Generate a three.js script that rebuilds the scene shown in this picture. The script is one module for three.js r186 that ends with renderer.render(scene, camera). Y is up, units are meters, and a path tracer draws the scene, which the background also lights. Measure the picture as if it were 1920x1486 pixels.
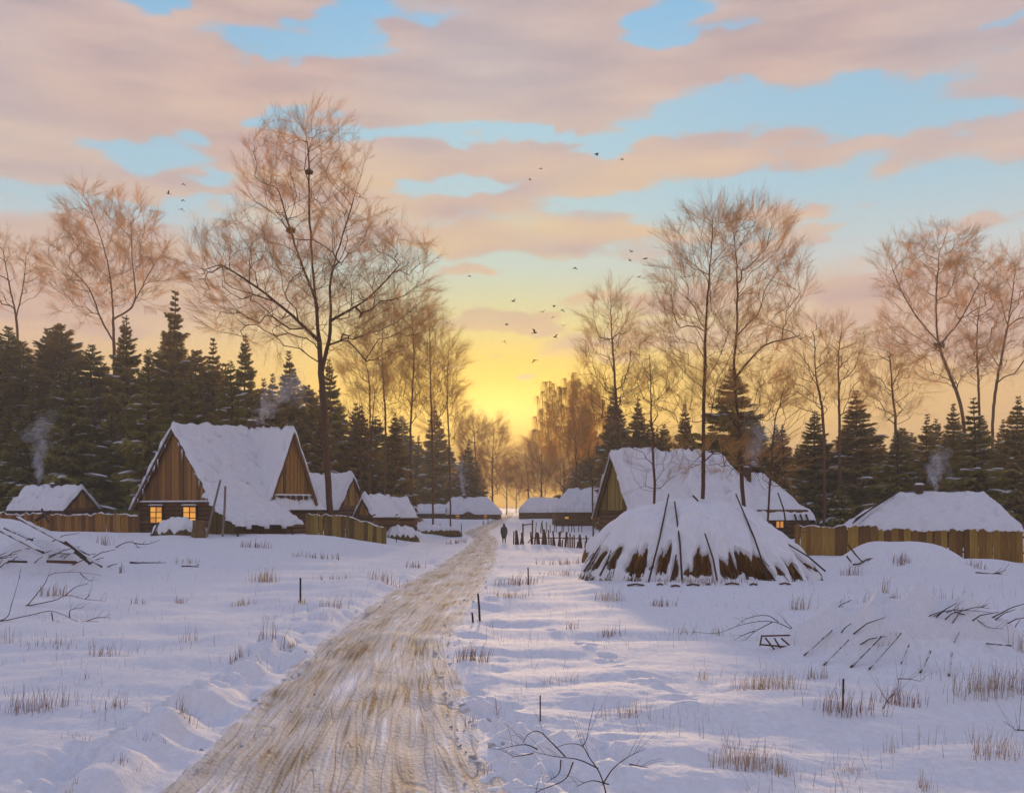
import * as THREE from 'three';
import { mergeGeometries, mergeVertices } from 'three/addons/utils/BufferGeometryUtils.js';
import { MarchingCubes } from 'three/addons/objects/MarchingCubes.js';
import { RectAreaLightUniformsLib } from 'three/addons/lights/RectAreaLightUniformsLib.js';
import { createNoise2D, createNoise3D } from 'simplex-noise';

// ------------------------------------------------------------------ camera, sky, sun, exposure
const rngOf = (seed) => () => { seed = (seed + 0x6d2b79f5) | 0; let t = Math.imul(seed ^ (seed >>> 15), 1 | seed); t = (t + Math.imul(t ^ (t >>> 7), 61 | t)) ^ t; return ((t ^ (t >>> 14)) >>> 0) / 4294967296; };
const N2 = createNoise2D(rngOf(11)), N3 = createNoise3D(rngOf(12));
const V3 = THREE.Vector3, PI = Math.PI;
const ss = (a, b, x) => { const t = Math.min(1, Math.max(0, (x - a) / (b - a))); return t * t * (3 - 2 * t); };
const mixn = (a, b, t) => a + (b - a) * t;
const lin = (v) => { v /= 255; return v <= 0.04045 ? v / 12.92 : ((v + 0.055) / 1.055) ** 2.4; };
const srgb = (r, g, b) => [lin(r), lin(g), lin(b)];

const scene = new THREE.Scene();
const FOCAL = 1900, CX = 960, HORIZON = 950, EYE = 3.1;       // the lens: 1900 units of focal length on a frame of 1920 x 1486, horizon at 950
const camera = new THREE.PerspectiveCamera(2 * Math.atan(950 / FOCAL) * 180 / PI, 1920 / 1900, 0.1, 9000);
camera.setViewOffset(1920, 1900, 0, 0, 1920, 1486);           // shifted lens: uprights stay upright
camera.position.set(0, EYE, 0);
camera.lookAt(0, EYE, -100);

const renderer = new THREE.WebGLRenderer();
renderer.setSize(1024, 792);
renderer.shadowMap.enabled = true;
renderer.toneMapping = THREE.LinearToneMapping;
renderer.toneMappingExposure = 1.15;

const SUN_AZ = -0.013, SUN_EL = 0.115;                        // radians: in the gap of the wood, low
const sunDir = new V3(Math.sin(SUN_AZ) * Math.cos(SUN_EL), Math.sin(SUN_EL), -Math.cos(SUN_AZ) * Math.cos(SUN_EL));
const sun = new THREE.DirectionalLight(new THREE.Color().setRGB(1, 0.66, 0.34), 5);
sun.position.copy(sunDir).multiplyScalar(400);
sun.target.position.set(0, 0, -60);
sun.position.add(sun.target.position);
sun.castShadow = true; sun.shadow.radius = 5;
sun.shadow.mapSize.set(4096, 4096);
Object.assign(sun.shadow.camera, { left: -110, right: 110, top: 60, bottom: -40, near: 1, far: 900 });
sun.name = 'sun'; scene.add(sun, sun.target);

// The sky: clear evening air, gold over the sun, with banks of pink cloud; features given by azimuth and height in degrees.
{
  const W = 3072, H = 1536, data = new Float32Array(W * H * 4), deg = 180 / PI;
  const ad = (px, py) => [Math.atan((px - CX) / FOCAL) * deg, Math.atan((HORIZON - py) / Math.hypot(FOCAL, px - CX)) * deg];
  const feat = (px, py, rx, ry, s = 1, tilt = 0) => { const [a, e] = ad(px, py), [a2] = ad(px + rx, py), [, e2] = ad(px, py - ry); return [a, e, a2 - a, e2 - e, s, tilt]; };
  const holes = [feat(265, -10, 95, 32), feat(600, 55, 190, 42, 1, 0.5), feat(560, 90, 105, 34), feat(680, 12, 75, 30), feat(1285, 25, 95, 38), feat(1240, 68, 120, 20), feat(1868, 45, 34, 14, 0.7), feat(1520, 200, 350, 52), feat(1340, 232, 250, 24), feat(1660, 225, 210, 34), feat(900, 252, 350, 20),
    feat(530, 215, 70, 22), feat(1130, 262, 70, 24), feat(300, 292, 135, 34), feat(190, 375, 170, 17, 0.8), feat(390, 395, 100, 34, 0.95), feat(870, 352, 125, 14, 0.9), feat(1240, 388, 190, 30), feat(1480, 345, 240, 42), feat(1760, 360, 300, 58), feat(1880, 450, 120, 70), feat(1650, 455, 140, 44, 0.9), feat(1560, 490, 90, 50, 0.9)];
  const banks = [feat(985, 600, 120, 17), feat(905, 612, 50, 12), feat(900, 683, 45, 8, 0.7), feat(880, 500, 45, 16, 0.8), feat(1270, 560, 190, 24, 0.8), feat(1800, 424, 120, 17, 0.9), feat(1660, 560, 190, 60, 0.95), feat(1850, 600, 190, 90, 0.85), feat(1240, 640, 260, 36, 0.6), feat(120, 520, 330, 110, 0.95), feat(450, 560, 200, 40, 0.55), feat(1010, 440, 330, 34, 0.95), feat(1480, 408, 110, 16, 0.9), feat(1480, 440, 60, 30, 0.8), feat(640, 440, 260, 40, 0.7), feat(1200, 478, 60, 14, 0.6)];
  const stops = [[0, 246, 182, 66], [4, 250, 196, 66], [6.5, 248, 204, 84], [8.4, 246, 210, 108], [10.5, 234, 221, 156], [13.2, 202, 214, 198], [17, 178, 207, 214], [22, 162, 201, 220], [26.5, 132, 186, 222], [45, 122, 156, 202], [90, 122, 142, 184]];
  const away = [[0, 232, 184, 138], [6, 230, 188, 146], [10.5, 222, 190, 170], [13.5, 196, 204, 206], [17, 164, 198, 214], [22, 146, 188, 214], [26.5, 128, 178, 216], [45, 122, 156, 202], [90, 122, 142, 184]];
  const ramp = (t, e) => { let k = 0; while (k < t.length - 2 && e > t[k + 1][0]) k++; const f = Math.min(1, Math.max(0, (e - t[k][0]) / (t[k + 1][0] - t[k][0]))); return [1, 2, 3].map((c) => lin(mixn(t[k][c], t[k + 1][c], f))); };
  const soft = (fs, a, e) => { let m = 0; for (const [fa, fe, ra, re, s, tilt] of fs) { const da = (a - fa) / ra, de = (e - fe - tilt * (a - fa) * 0.45) / re, q = da * da + de * de; if (q < 3.2) m = Math.max(m, s * (1 - ss(0.25, 1.7, q))); } return m; };
  for (let r = 0; r < H; r++) {
    const el = ((r + 0.5) / H - 0.5) * PI, y = Math.sin(el), c = Math.cos(el), e0 = el * deg;
    for (let q = 0; q < W; q++) {
      const th = ((q + 0.5) / W - 0.5) * 2 * PI, x = Math.cos(th) * c, z = Math.sin(th) * c, az = Math.atan2(x, -z) * deg, o = (r * W + q) * 4;
      const e = Math.max(0, e0), dir = Math.abs(az - SUN_AZ * deg);
      const near = Math.exp(-((dir / mixn(23, 12, ss(5, 12, e))) ** 2));
      const A = ramp(stops, e), B = ramp(away, e);
      let col = A.map((v, k) => mixn(B[k], v, near));
      const wa = az + 2.2 * N3(x * 7, y * 30, z * 7) + 0.9 * N3(x * 20, y * 80, z * 20), we = e + 0.55 * N3(x * 11 + 7, y * 30, z * 11) + 0.22 * N3(x * 36, y * 90, z * 36 + 3);
      // banks that go on all round: streaky layers by noise
      const k = 1 / (y + 0.16), streak = 0.6 * N3(x * k * 1.1, 4.2, z * k * 1.1) + 0.3 * N3(x * k * 2.6, 9, z * k * 2.6) + 0.15 * N3(x * k * 6, 2, z * k * 6);
      const round = ss(-0.26, 0.32, streak + 0.10);
      const framed = (1 - ss(27, 33, Math.abs(az))) * (1 - ss(26.5, 31, e));
      const cover = ss(15.0, 16.4, we);
      let inside = Math.max(cover * (1 - soft(holes, wa, we)), soft(banks, wa, we));
      const wisp = 0.55 * N3(x * 7, y * 58, z * 7) + 0.32 * N3(x * 17, y * 130, z * 17 + 8) + 0.22 * N3(x * 40, y * 280, z * 40) + 0.12 * N3(x * 90, y * 480, z * 90);
      inside = mixn(inside, ss(0.06, 0.94, inside + 0.42 * wisp * (1 - Math.abs(inside * 2 - 1) * 0.6)), 0.85); inside = Math.min(1, inside * (0.9 + 0.14 * streak));
      const m = mixn(round * ss(3, 10, e), inside, framed) * 0.95;
      // cloud colour: mauve tops, peach undersides towards the glow
      const under = 0.5 + 0.5 * N3(x * 7, y * 34, z * 7 + 20), warm = Math.exp(-(((az + 2) / 20) ** 2)) * (1 - ss(14, 24, e));
      const far = ss(22, 60, Math.hypot(dir, e - 6)), mauve = srgb(mixn(mixn(192, 174, ss(17, 28, e)), 170, far), mixn(mixn(164, 150, ss(17, 28, e)), 158, far), mixn(mixn(162, 152, ss(17, 28, e)), 178, far)), peach = srgb(mixn(218, 196, far), mixn(186, 172, far), mixn(170, 182, far)), honey = srgb(236, 200, 138);
      const pinkness = Math.max(0, Math.min(1, 0.12 + 0.6 * under + 0.28 * wisp));
      let cl = mauve.map((v, i) => mixn(mixn(v, peach[i], pinkness), honey[i], warm * under * 0.8));
      col = col.map((v, i) => mixn(v, cl[i], m));
      // the glow where the sun stands behind thin cloud
      const dg = Math.hypot((az + 0.7) / 4.2, (e - 5.2) / 1.5), g = Math.exp(-dg * dg) * 0.34, wide = Math.exp(-(Math.hypot((az + 0.9) / 8, (e - 4.5) / 3.4) ** 2)) * 0.26;
      col[0] += g * 0.9 + wide; col[1] += g * 0.78 + wide * 0.55; col[2] += g * 0.36 + wide * 0.0;
      const lift = 1 + 0.42 * Math.exp(-((dir / 16) ** 2)) * (1 - ss(5.5, 11.5, e)); col = col.map((v) => v * lift);      // towards the sun the low air is brightest
      const grain = 1 + 0.018 * N3(x * 160, y * 240, z * 160);
      data[o] = col[0] * grain; data[o + 1] = col[1] * grain; data[o + 2] = col[2] * grain; data[o + 3] = 1;
    }
  }
  const t = new THREE.DataTexture(data, W, H, THREE.RGBAFormat, THREE.FloatType);
  t.mapping = THREE.EquirectangularReflectionMapping; t.magFilter = t.minFilter = THREE.LinearFilter; t.needsUpdate = true;
  scene.background = t; scene.environment = t;
}
scene.fog = new THREE.FogExp2(new THREE.Color().setRGB(0.95, 0.86, 0.72), 0.0011);

// ------------------------------------------------------------------ helpers
const X = (px, d) => (px - CX) / FOCAL * d, Y = (py, d) => EYE - (py - HORIZON) / FOCAL * d;
const at = (px, py, d) => new V3(X(px, d), Y(py, d), -d);    // a point at a chosen distance in front of the lens
const used = new Map();
const numbered = (n) => { const k = used.get(n) ?? 0; used.set(n, k + 1); return k ? n + '_' + String(k).padStart(3, '0') : n; };
function tag(o, label, category, group, kind) { if (label) o.userData.label = label; if (category) o.userData.category = category; if (group) o.userData.group = group; if (kind) o.userData.kind = kind; return o; }
function thing(name, label, category, pos, turn = 0, group) { const o = new THREE.Group(); o.name = numbered(name); if (pos) o.position.copy(pos); o.rotation.y = turn; scene.add(o); return tag(o, label, category, group); }
function add(name, geo, mat, parent, kind) { const m = new THREE.Mesh(geo, mat); m.name = parent === scene ? numbered(name) : name; m.castShadow = m.receiveShadow = true; parent.add(m); if (kind) m.userData.kind = kind; return m; }
function one(name, geo, mat, label, category, pos, group) { const m = add(name, geo, mat, scene); if (pos) m.position.copy(pos); return tag(m, label, category, group); }

class Geo {                                                   // collects triangles; build() gives one BufferGeometry
  constructor() { this.p = []; this.n = []; this.u = []; this.i = []; }
  get count() { return this.p.length / 3; }
  vert(p, n, u = 0, v = 0) { this.p.push(p.x, p.y, p.z); this.n.push(n.x, n.y, n.z); this.u.push(u, v); return this.count - 1; }
  tube(pts, rad, sides = 5, cap = true) {
    const r = typeof rad === 'function' ? rad : Array.isArray(rad) ? (t) => rad[Math.round(t * (rad.length - 1))] : () => rad;
    const L = pts.length, t = new V3(), nn = new V3(), b = new V3(), p = new V3(), q = new V3();
    t.subVectors(pts[1], pts[0]).normalize();
    nn.set(Math.abs(t.y) > 0.9 ? 1 : 0, Math.abs(t.y) > 0.9 ? 0 : 1, 0).cross(t).normalize();
    let len = 0; const first = this.count;
    for (let k = 0; k < L; k++) {
      if (k) len += pts[k].distanceTo(pts[k - 1]);
      t.subVectors(pts[Math.min(L - 1, k + 1)], pts[Math.max(0, k - 1)]).normalize();
      nn.addScaledVector(t, -nn.dot(t)).normalize(); b.crossVectors(t, nn);
      const rr = r(k / (L - 1));
      for (let s = 0; s <= sides; s++) { const a = s / sides * 2 * PI; q.copy(nn).multiplyScalar(Math.cos(a)).addScaledVector(b, Math.sin(a)); p.copy(pts[k]).addScaledVector(q, rr); this.vert(p, q, s / sides * Math.max(0.2, rr * 6), len); }
    }
    for (let k = 0; k < L - 1; k++) for (let s = 0; s < sides; s++) { const a = first + k * (sides + 1) + s, c = a + sides + 1; this.i.push(a, a + 1, c, a + 1, c + 1, c); }
    if (cap) for (const [k, dir] of [[0, -1], [L - 1, 1]]) {
      const rr = r(k / (L - 1)); if (rr < 0.004) continue;
      t.subVectors(pts[Math.min(L - 1, k + 1)], pts[Math.max(0, k - 1)]).normalize().multiplyScalar(dir);
      const c = this.vert(pts[k], t, 0, 0), ring = first + k * (sides + 1), start = this.count;
      for (let s = 0; s <= sides; s++) { const o = (ring + s) * 3; this.p.push(this.p[o], this.p[o + 1], this.p[o + 2]); this.n.push(t.x, t.y, t.z); this.u.push(s / sides, 0.1); }
      for (let s = 0; s < sides; s++) dir > 0 ? this.i.push(c, start + s, start + s + 1) : this.i.push(c, start + s + 1, start + s);
    }
    return this;
  }
  tri(a, b, c) { const n = new V3().subVectors(b, a).cross(new V3().subVectors(c, a)).normalize(); const i = this.vert(a, n, 0, 0); this.vert(b, n, 1, 0); this.vert(c, n, 0.5, 1); this.i.push(i, i + 1, i + 2); return this; }
  build() {
    const g = new THREE.BufferGeometry();
    g.setAttribute('position', new THREE.Float32BufferAttribute(this.p, 3)); g.setAttribute('normal', new THREE.Float32BufferAttribute(this.n, 3)); g.setAttribute('uv', new THREE.Float32BufferAttribute(this.u, 2));
    g.setIndex(this.i); return g;
  }
}
// a sheet with thickness over a rectangle of its own x and z
function slab(top, bottom, x0, x1, z0, z1, nx, nz, warp = 0, seed = 0) {
  const P = [], U = [], I = [], id = (s, i, j) => s * (nx + 1) * (nz + 1) + j * (nx + 1) + i;
  for (let s = 0; s < 2; s++) for (let j = 0; j <= nz; j++) for (let i = 0; i <= nx; i++) {
    let x = mixn(x0, x1, i / nx), z = mixn(z0, z1, j / nz);
    const cx = x, cz = z;
    if (warp) { const ex = Math.abs(i / nx * 2 - 1) ** 6, ez = Math.abs(j / nz * 2 - 1) ** 6; x += warp * ex * N2(z * 1.3 + seed, 3.1) + warp * 0.5 * ex * N2(z * 4 + seed, 9); z += warp * ez * N2(x * 1.3 + seed, 7.7) + warp * 0.5 * ez * N2(x * 4 + seed, 5); }
    P.push(x, s ? bottom(cx, cz) : top(cx, cz, Math.min(i, nx - i) * (x1 - x0) / nx, Math.min(j, nz - j) * (z1 - z0) / nz), z); U.push(x, z);
  }
  const f = (a, b, c, d) => I.push(a, b, c, b, d, c);
  for (let j = 0; j < nz; j++) for (let i = 0; i < nx; i++) { f(id(0, i, j), id(0, i, j + 1), id(0, i + 1, j), id(0, i + 1, j + 1)); f(id(1, i, j), id(1, i + 1, j), id(1, i, j + 1), id(1, i + 1, j + 1)); }
  for (let i = 0; i < nx; i++) { f(id(0, i, nz), id(1, i, nz), id(0, i + 1, nz), id(1, i + 1, nz)); f(id(0, i, 0), id(0, i + 1, 0), id(1, i, 0), id(1, i + 1, 0)); }
  for (let j = 0; j < nz; j++) { f(id(0, 0, j), id(1, 0, j), id(0, 0, j + 1), id(1, 0, j + 1)); f(id(0, nx, j), id(0, nx, j + 1), id(1, nx, j), id(1, nx, j + 1)); }
  const g = new THREE.BufferGeometry(); g.setAttribute('position', new THREE.Float32BufferAttribute(P, 3)); g.setAttribute('uv', new THREE.Float32BufferAttribute(U, 2)); g.setIndex(I); g.computeVertexNormals(); return g;
}
function bx(w, h, d, x = 0, y = 0, z = 0, rx = 0, ry = 0, rz = 0) { const g = new THREE.BoxGeometry(w, h, d); const u = g.attributes.uv, p = g.attributes.position, n = g.attributes.normal; for (let k = 0; k < u.count; k++) { const nx = Math.abs(n.getX(k)), ny = Math.abs(n.getY(k)); if (nx > 0.5) u.setXY(k, p.getZ(k), p.getY(k)); else if (ny > 0.5) u.setXY(k, p.getX(k), p.getZ(k)); else u.setXY(k, p.getX(k), p.getY(k)); } if (rx || ry || rz) g.applyMatrix4(new THREE.Matrix4().makeRotationFromEuler(new THREE.Euler(rx, ry, rz))); return g.translate(x, y, z); }

// ------------------------------------------------------------------ materials
function dataTex(w, h, f, color = true) {
  const d = new Uint8Array(w * h * 4);
  for (let y = 0; y < h; y++) for (let x = 0; x < w; x++) { const c = f(x / w, y / h), o = (y * w + x) * 4; for (let k = 0; k < 3; k++) d[o + k] = Math.max(0, Math.min(255, (Array.isArray(c) ? c[k] : c) * 255)); d[o + 3] = 255; }
  const t = new THREE.DataTexture(d, w, h); t.wrapS = t.wrapT = THREE.RepeatWrapping; t.magFilter = THREE.LinearFilter; t.minFilter = THREE.LinearMipmapLinearFilter; t.generateMipmaps = true; if (color) t.colorSpace = THREE.SRGBColorSpace; t.needsUpdate = true; return t;
}
// noise that closes on itself in both directions
const loop = (u, v, a, b, s = 0) => { const p = a / (2 * PI), q = b / (2 * PI), A = u * 2 * PI, B = v * 2 * PI; return 0.5 * N3(Math.cos(A) * p + s, Math.sin(A) * p, Math.cos(B) * q) + 0.5 * N3(Math.cos(A) * p + s + 31, Math.sin(A) * p, Math.sin(B) * q + 17); };
const grainTone = dataTex(256, 512, (u, v) => { const l = loop(u, v, 46, 3) * 0.5 + loop(u, v, 110, 7, 5) * 0.35 + loop(u, v, 9, 2, 9) * 0.5, k = 0.72 + 0.3 * l; const wet = Math.max(0, loop(u, v, 5, 4, 40)) * 0.25; return [k * (1 - wet * 0.6), k * (1 - wet * 0.8), k * (1 - wet)]; });
const grainBump = dataTex(256, 512, (u, v) => 0.5 + 0.3 * loop(u, v, 60, 3) + 0.2 * loop(u, v, 120, 8, 5), false);
const wood = (r, g, b, o = {}) => { const m = new THREE.MeshStandardMaterial({ map: grainTone.clone(), bumpMap: grainBump.clone(), bumpScale: 0.012, roughness: 0.88, ...o }); m.color.setRGB(r, g, b); m.map.repeat.set(1.6, 0.5); m.bumpMap.repeat.set(1.6, 0.5); return m; };
const plankMats = [wood(0.66, 0.31, 0.066), wood(0.42, 0.18, 0.04), wood(0.74, 0.40, 0.10), wood(0.30, 0.13, 0.034), wood(0.68, 0.32, 0.064)];
const mossMats = [wood(0.52, 0.33, 0.065), wood(0.36, 0.22, 0.045), wood(0.62, 0.44, 0.085), wood(0.24, 0.13, 0.035)];
const fenceMats = [wood(0.64, 0.345, 0.07), wood(0.48, 0.24, 0.05), wood(0.74, 0.44, 0.09), wood(0.34, 0.16, 0.04)];
const logMats = [wood(0.30, 0.135, 0.05), wood(0.21, 0.095, 0.038), wood(0.36, 0.17, 0.06)];
const darkWood = wood(0.10, 0.052, 0.03), redWood = wood(0.22, 0.09, 0.045), poleMat = wood(0.12, 0.06, 0.035);
const snowBump = dataTex(512, 512, (u, v) => 0.5 + 0.22 * loop(u, v, 22, 22) + 0.2 * loop(u, v, 60, 60, 5) + 0.18 * loop(u, v, 150, 150, 9), false);
const snowTone = dataTex(512, 512, (u, v) => { const k = 0.965 + 0.03 * loop(u, v, 14, 14, 60) + 0.02 * loop(u, v, 70, 70, 80); return [k, k, k * 1.0]; });
const snowMat = new THREE.MeshStandardMaterial({ color: new THREE.Color().setRGB(0.87, 0.87, 0.91), roughness: 0.82, map: snowTone, bumpMap: snowBump, bumpScale: 0.02 });
const roofSnow = snowMat.clone(); roofSnow.map = snowTone.clone(); roofSnow.bumpMap = snowBump.clone(); roofSnow.bumpScale = 0.05; roofSnow.map.repeat.set(0.3, 0.3); roofSnow.bumpMap.repeat.set(0.3, 0.3);
const ice = new THREE.MeshStandardMaterial({ color: new THREE.Color().setRGB(0.78, 0.82, 0.9), roughness: 0.25 });
const barkTone = dataTex(128, 256, (u, v) => 0.7 + 0.22 * loop(u, v, 30, 6) + 0.12 * loop(u, v, 60, 30, 4)), barkBump = dataTex(128, 256, (u, v) => 0.5 + 0.4 * loop(u, v, 26, 5), false);
const bark = (r, g, b) => { const m = new THREE.MeshStandardMaterial({ map: barkTone, bumpMap: barkBump, bumpScale: 0.03, roughness: 0.95 }); m.color.setRGB(r, g, b); return m; };
const barkDark = bark(0.19, 0.08, 0.038), barkBrown = bark(0.30, 0.115, 0.045), barkGold = barkBrown;
const twigMat = (r, g, b, t = 0) => { const m = t ? new THREE.MeshPhysicalMaterial({ roughness: 1, transmission: t, thickness: 0, specularIntensity: 0.2 }) : new THREE.MeshStandardMaterial({ roughness: 0.9 }); m.color.setRGB(r, g, b); return m; };
// ------------------------------------------------------------------ ground and road
const roadRows = [[1900, 100, 990], [1486, 318, 938], [1400, 402, 895], [1300, 502, 860], [1200, 612, 838], [1150, 682, 865], [1100, 748, 902], [1060, 822, 924], [1030, 868, 930], [1010, 888, 930]];
const roadPts = roadRows.map(([y, l, r]) => { const d = FOCAL * EYE / (y - HORIZON); return { z: -d, c: X((l + r) / 2, d), w: X(r, d) - X(l, d) }; });
roadPts.unshift({ z: 6, c: -1.7, w: 3.4 }, { z: 60, c: 1, w: 3.4 });
roadPts.sort((a, b) => b.z - a.z);
roadPts.push({ z: -118, c: -4.1, w: 2.8 }, { z: -150, c: -3.0, w: 2.8 }, { z: -215, c: -1.6, w: 2.8 }, { z: -300, c: -0.7, w: 2.7 }, { z: -420, c: 0.5, w: 2.7 });
const roadC = (z) => {
  let k = 0; while (k < roadPts.length - 2 && z < roadPts[k + 1].z) k++;
  const a = roadPts[Math.max(0, k - 1)], b = roadPts[k], c = roadPts[k + 1], e = roadPts[Math.min(roadPts.length - 1, k + 2)];
  const t = Math.min(1, Math.max(0, (z - b.z) / (c.z - b.z))), h = c.z - b.z;
  const m1 = (c.c - a.c) / (c.z - a.z || 1) * h, m2 = (e.c - b.c) / (e.z - b.z || 1) * h, t2 = t * t, t3 = t2 * t;
  return { c: (2 * t3 - 3 * t2 + 1) * b.c + (t3 - 2 * t2 + t) * m1 + (-2 * t3 + 3 * t2) * c.c + (t3 - t2) * m2, w: mixn(b.w, c.w, t) };
};
const bumps = [];                                             // [x, z, rx, rz, height] : lumps of thrown snow, drifts, hollows
const elevation = (x, z) => { const d = -z; return 0.85 * ss(90, 210, d) + 0.9 * ss(220, 420, d) + ss(46, 76, d) * (1 - 0.85 * ss(95, 200, d)) * (1 - ss(-15, -6.5, x)) + 0.25 * ss(50, 62, d) * ss(10, 20, x); };
function openGround(x, z) {
  const d = Math.hypot(x, z), f = 1 - ss(60, 200, d);
  let y = elevation(x, z) + 0.10 * N2(x * 0.07, z * 0.16) + 0.075 * N2(x * 0.2 + 9, z * 0.42) * (0.3 + 0.7 * f) + (0.016 * N2(x * 0.8, z * 1.1 + 5) + 0.010 * N2(x * 2.6 + 3, z * 3.1) + 0.006 * N2(x * 6 + 3, z * 7)) * f;
  for (const [bx_, bz, rx, rz, h] of bumps) { const q = ((x - bx_) / rx) ** 2 + ((z - bz) / rz) ** 2; if (q < 1) { const k = 1 - q; y += h * k * k * (3 - 2 * k); } }
  return y;
}
const roadLevel = (x, z) => elevation(x, z) - 0.03 + 0.04 * N2(2, z * 0.09);
function ground(x, z) {
  const r = roadC(z), q = Math.abs(x - r.c) / (r.w / 2), edge = 0.22 * N2(z * 0.7, x > r.c ? 1 : 8) + 0.1 * N2(z * 2.1, x > r.c ? 3 : 6);
  const k = ss(0.86 + edge * 0.5, 1.3 + edge, q);
  const berm = 0.06 * ss(0.95, 1.25, q) * (1 - ss(1.25, 2.1, q)) * (0.6 + 0.8 * N2(x * 0.9, z * 0.9)) ;
  return mixn(roadLevel(x, z) - 0.12 * (1 - ss(0.8, 1.05, q)), openGround(x, z), k) + berm;
}
function onGround(px, py) {                                   // where the sight line through that point meets the snow
  let a = 5;
  for (let d = 5; d < 420; d *= 1.012) { if (Y(py, d) < ground(X(px, d), -d)) { for (let k = 0; k < 20; k++) { const m = (a + d) / 2; Y(py, m) < ground(X(px, m), -m) ? d = m : a = m; } return new V3(X(px, a), ground(X(px, a), -a), -a); } a = d; }
  return new V3(X(px, 400), ground(X(px, 400), -400), -400);
}
const flat = (px, py) => { const d = FOCAL * EYE / (py - HORIZON); return [X(px, d), -d, d / FOCAL]; };
// lumps beside the road, left
for (const [px, py, rx, ry, h] of [[200, 1478, 62, 60, 0.30], [268, 1408, 70, 55, 0.24], [330, 1368, 44, 38, 0.22], [400, 1312, 48, 40, 0.26], [300, 1330, 90, 40, 0.10], [470, 1262, 34, 36, 0.24], [505, 1222, 36, 36, 0.28], [455, 1190, 60, 28, 0.14], [560, 1172, 66, 30, 0.22], [640, 1150, 40, 24, 0.2], [610, 1105, 110, 36, 0.22], [690, 1100, 60, 22, 0.16], [740, 1068, 60, 18, 0.15], [90, 1420, 100, 40, 0.12], [160, 1345, 130, 26, 0.10], [70, 1260, 140, 40, 0.12], [240, 1250, 130, 40, 0.10], [120, 1195, 150, 26, 0.14],
  [100, 1450, 60, 22, -0.14], [250, 1440, 40, 16, -0.10], [345, 1400, 46, 16, -0.12], [390, 1345, 60, 18, -0.12], [450, 1300, 60, 18, -0.13], [520, 1250, 46, 16, -0.12], [560, 1205, 60, 14, -0.14], [660, 1165, 40, 12, -0.1], [200, 1235, 40, 10, -0.08], [590, 1140, 40, 10, -0.08],
  // right side: trodden snow
  [872, 1292, 20, 14, -0.12], [892, 1330, 18, 16, -0.12], [905, 1300, 16, 14, -0.10], [930, 1352, 22, 16, -0.13], [912, 1372, 16, 18, -0.12], [952, 1320, 30, 12, -0.10], [985, 1345, 34, 12, -0.10], [1010, 1392, 30, 14, -0.12], [1040, 1370, 22, 12, -0.10], [1048, 1440, 24, 18, -0.13], [995, 1450, 34, 18, -0.12], [940, 1462, 30, 12, -0.10], [1080, 1480, 40, 12, -0.11], [960, 1420, 30, 12, -0.09], [1110, 1428, 50, 10, -0.08], [1150, 1400, 60, 10, -0.07],
  [880, 1310, 40, 30, 0.10], [960, 1380, 60, 34, 0.14], [1060, 1410, 70, 34, 0.12], [970, 1440, 60, 26, 0.12], [1160, 1300, 150, 30, 0.10], [1200, 1400, 170, 40, 0.10], [1400, 1330, 200, 36, 0.10], [1620, 1350, 180, 40, 0.16], [1450, 1300, 120, 26, 0.12], [1840, 1300, 160, 40, 0.16], [1150, 1210, 150, 24, 0.08], [1400, 1420, 140, 30, 0.12], [1820, 1420, 150, 40, 0.12], [1300, 1180, 160, 20, 0.08], [1640, 1120, 260, 24, 0.14], [1000, 1090, 90, 14, 0.10]]) { const [x, z, s] = flat(px, py), far = FOCAL * EYE / (py - ry - HORIZON) + z; bumps.push([x, z, rx * s * 1.15, Math.max(0.25, Math.abs(far) * 0.85), h * 0.8]); }
// footprints beside the road
{ const rnd = rngOf(123); for (const [x0, y0, x1, y1, n] of [[862, 1282, 1075, 1486, 26], [905, 1295, 985, 1486, 18], [930, 1330, 1180, 1440, 20], [540, 1215, 60, 1480, 34], [600, 1160, 330, 1340, 22], [1040, 1180, 1300, 1330, 16]]) for (let k = 0; k < n; k++) { const t = (k + rnd() * 0.5) / n, [x, z] = flat(mixn(x0, x1, t) + (rnd() - 0.5) * 22, mixn(y0, y1, t) + (k % 2 ? 5 : -5)); bumps.push([x + (k % 2 ? 0.1 : -0.1), z, 0.13 + rnd() * 0.08, 0.2 + rnd() * 0.16, -0.10 - rnd() * 0.06], [x + 0.02, z + 0.26, 0.24, 0.2, 0.035]); } }
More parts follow.
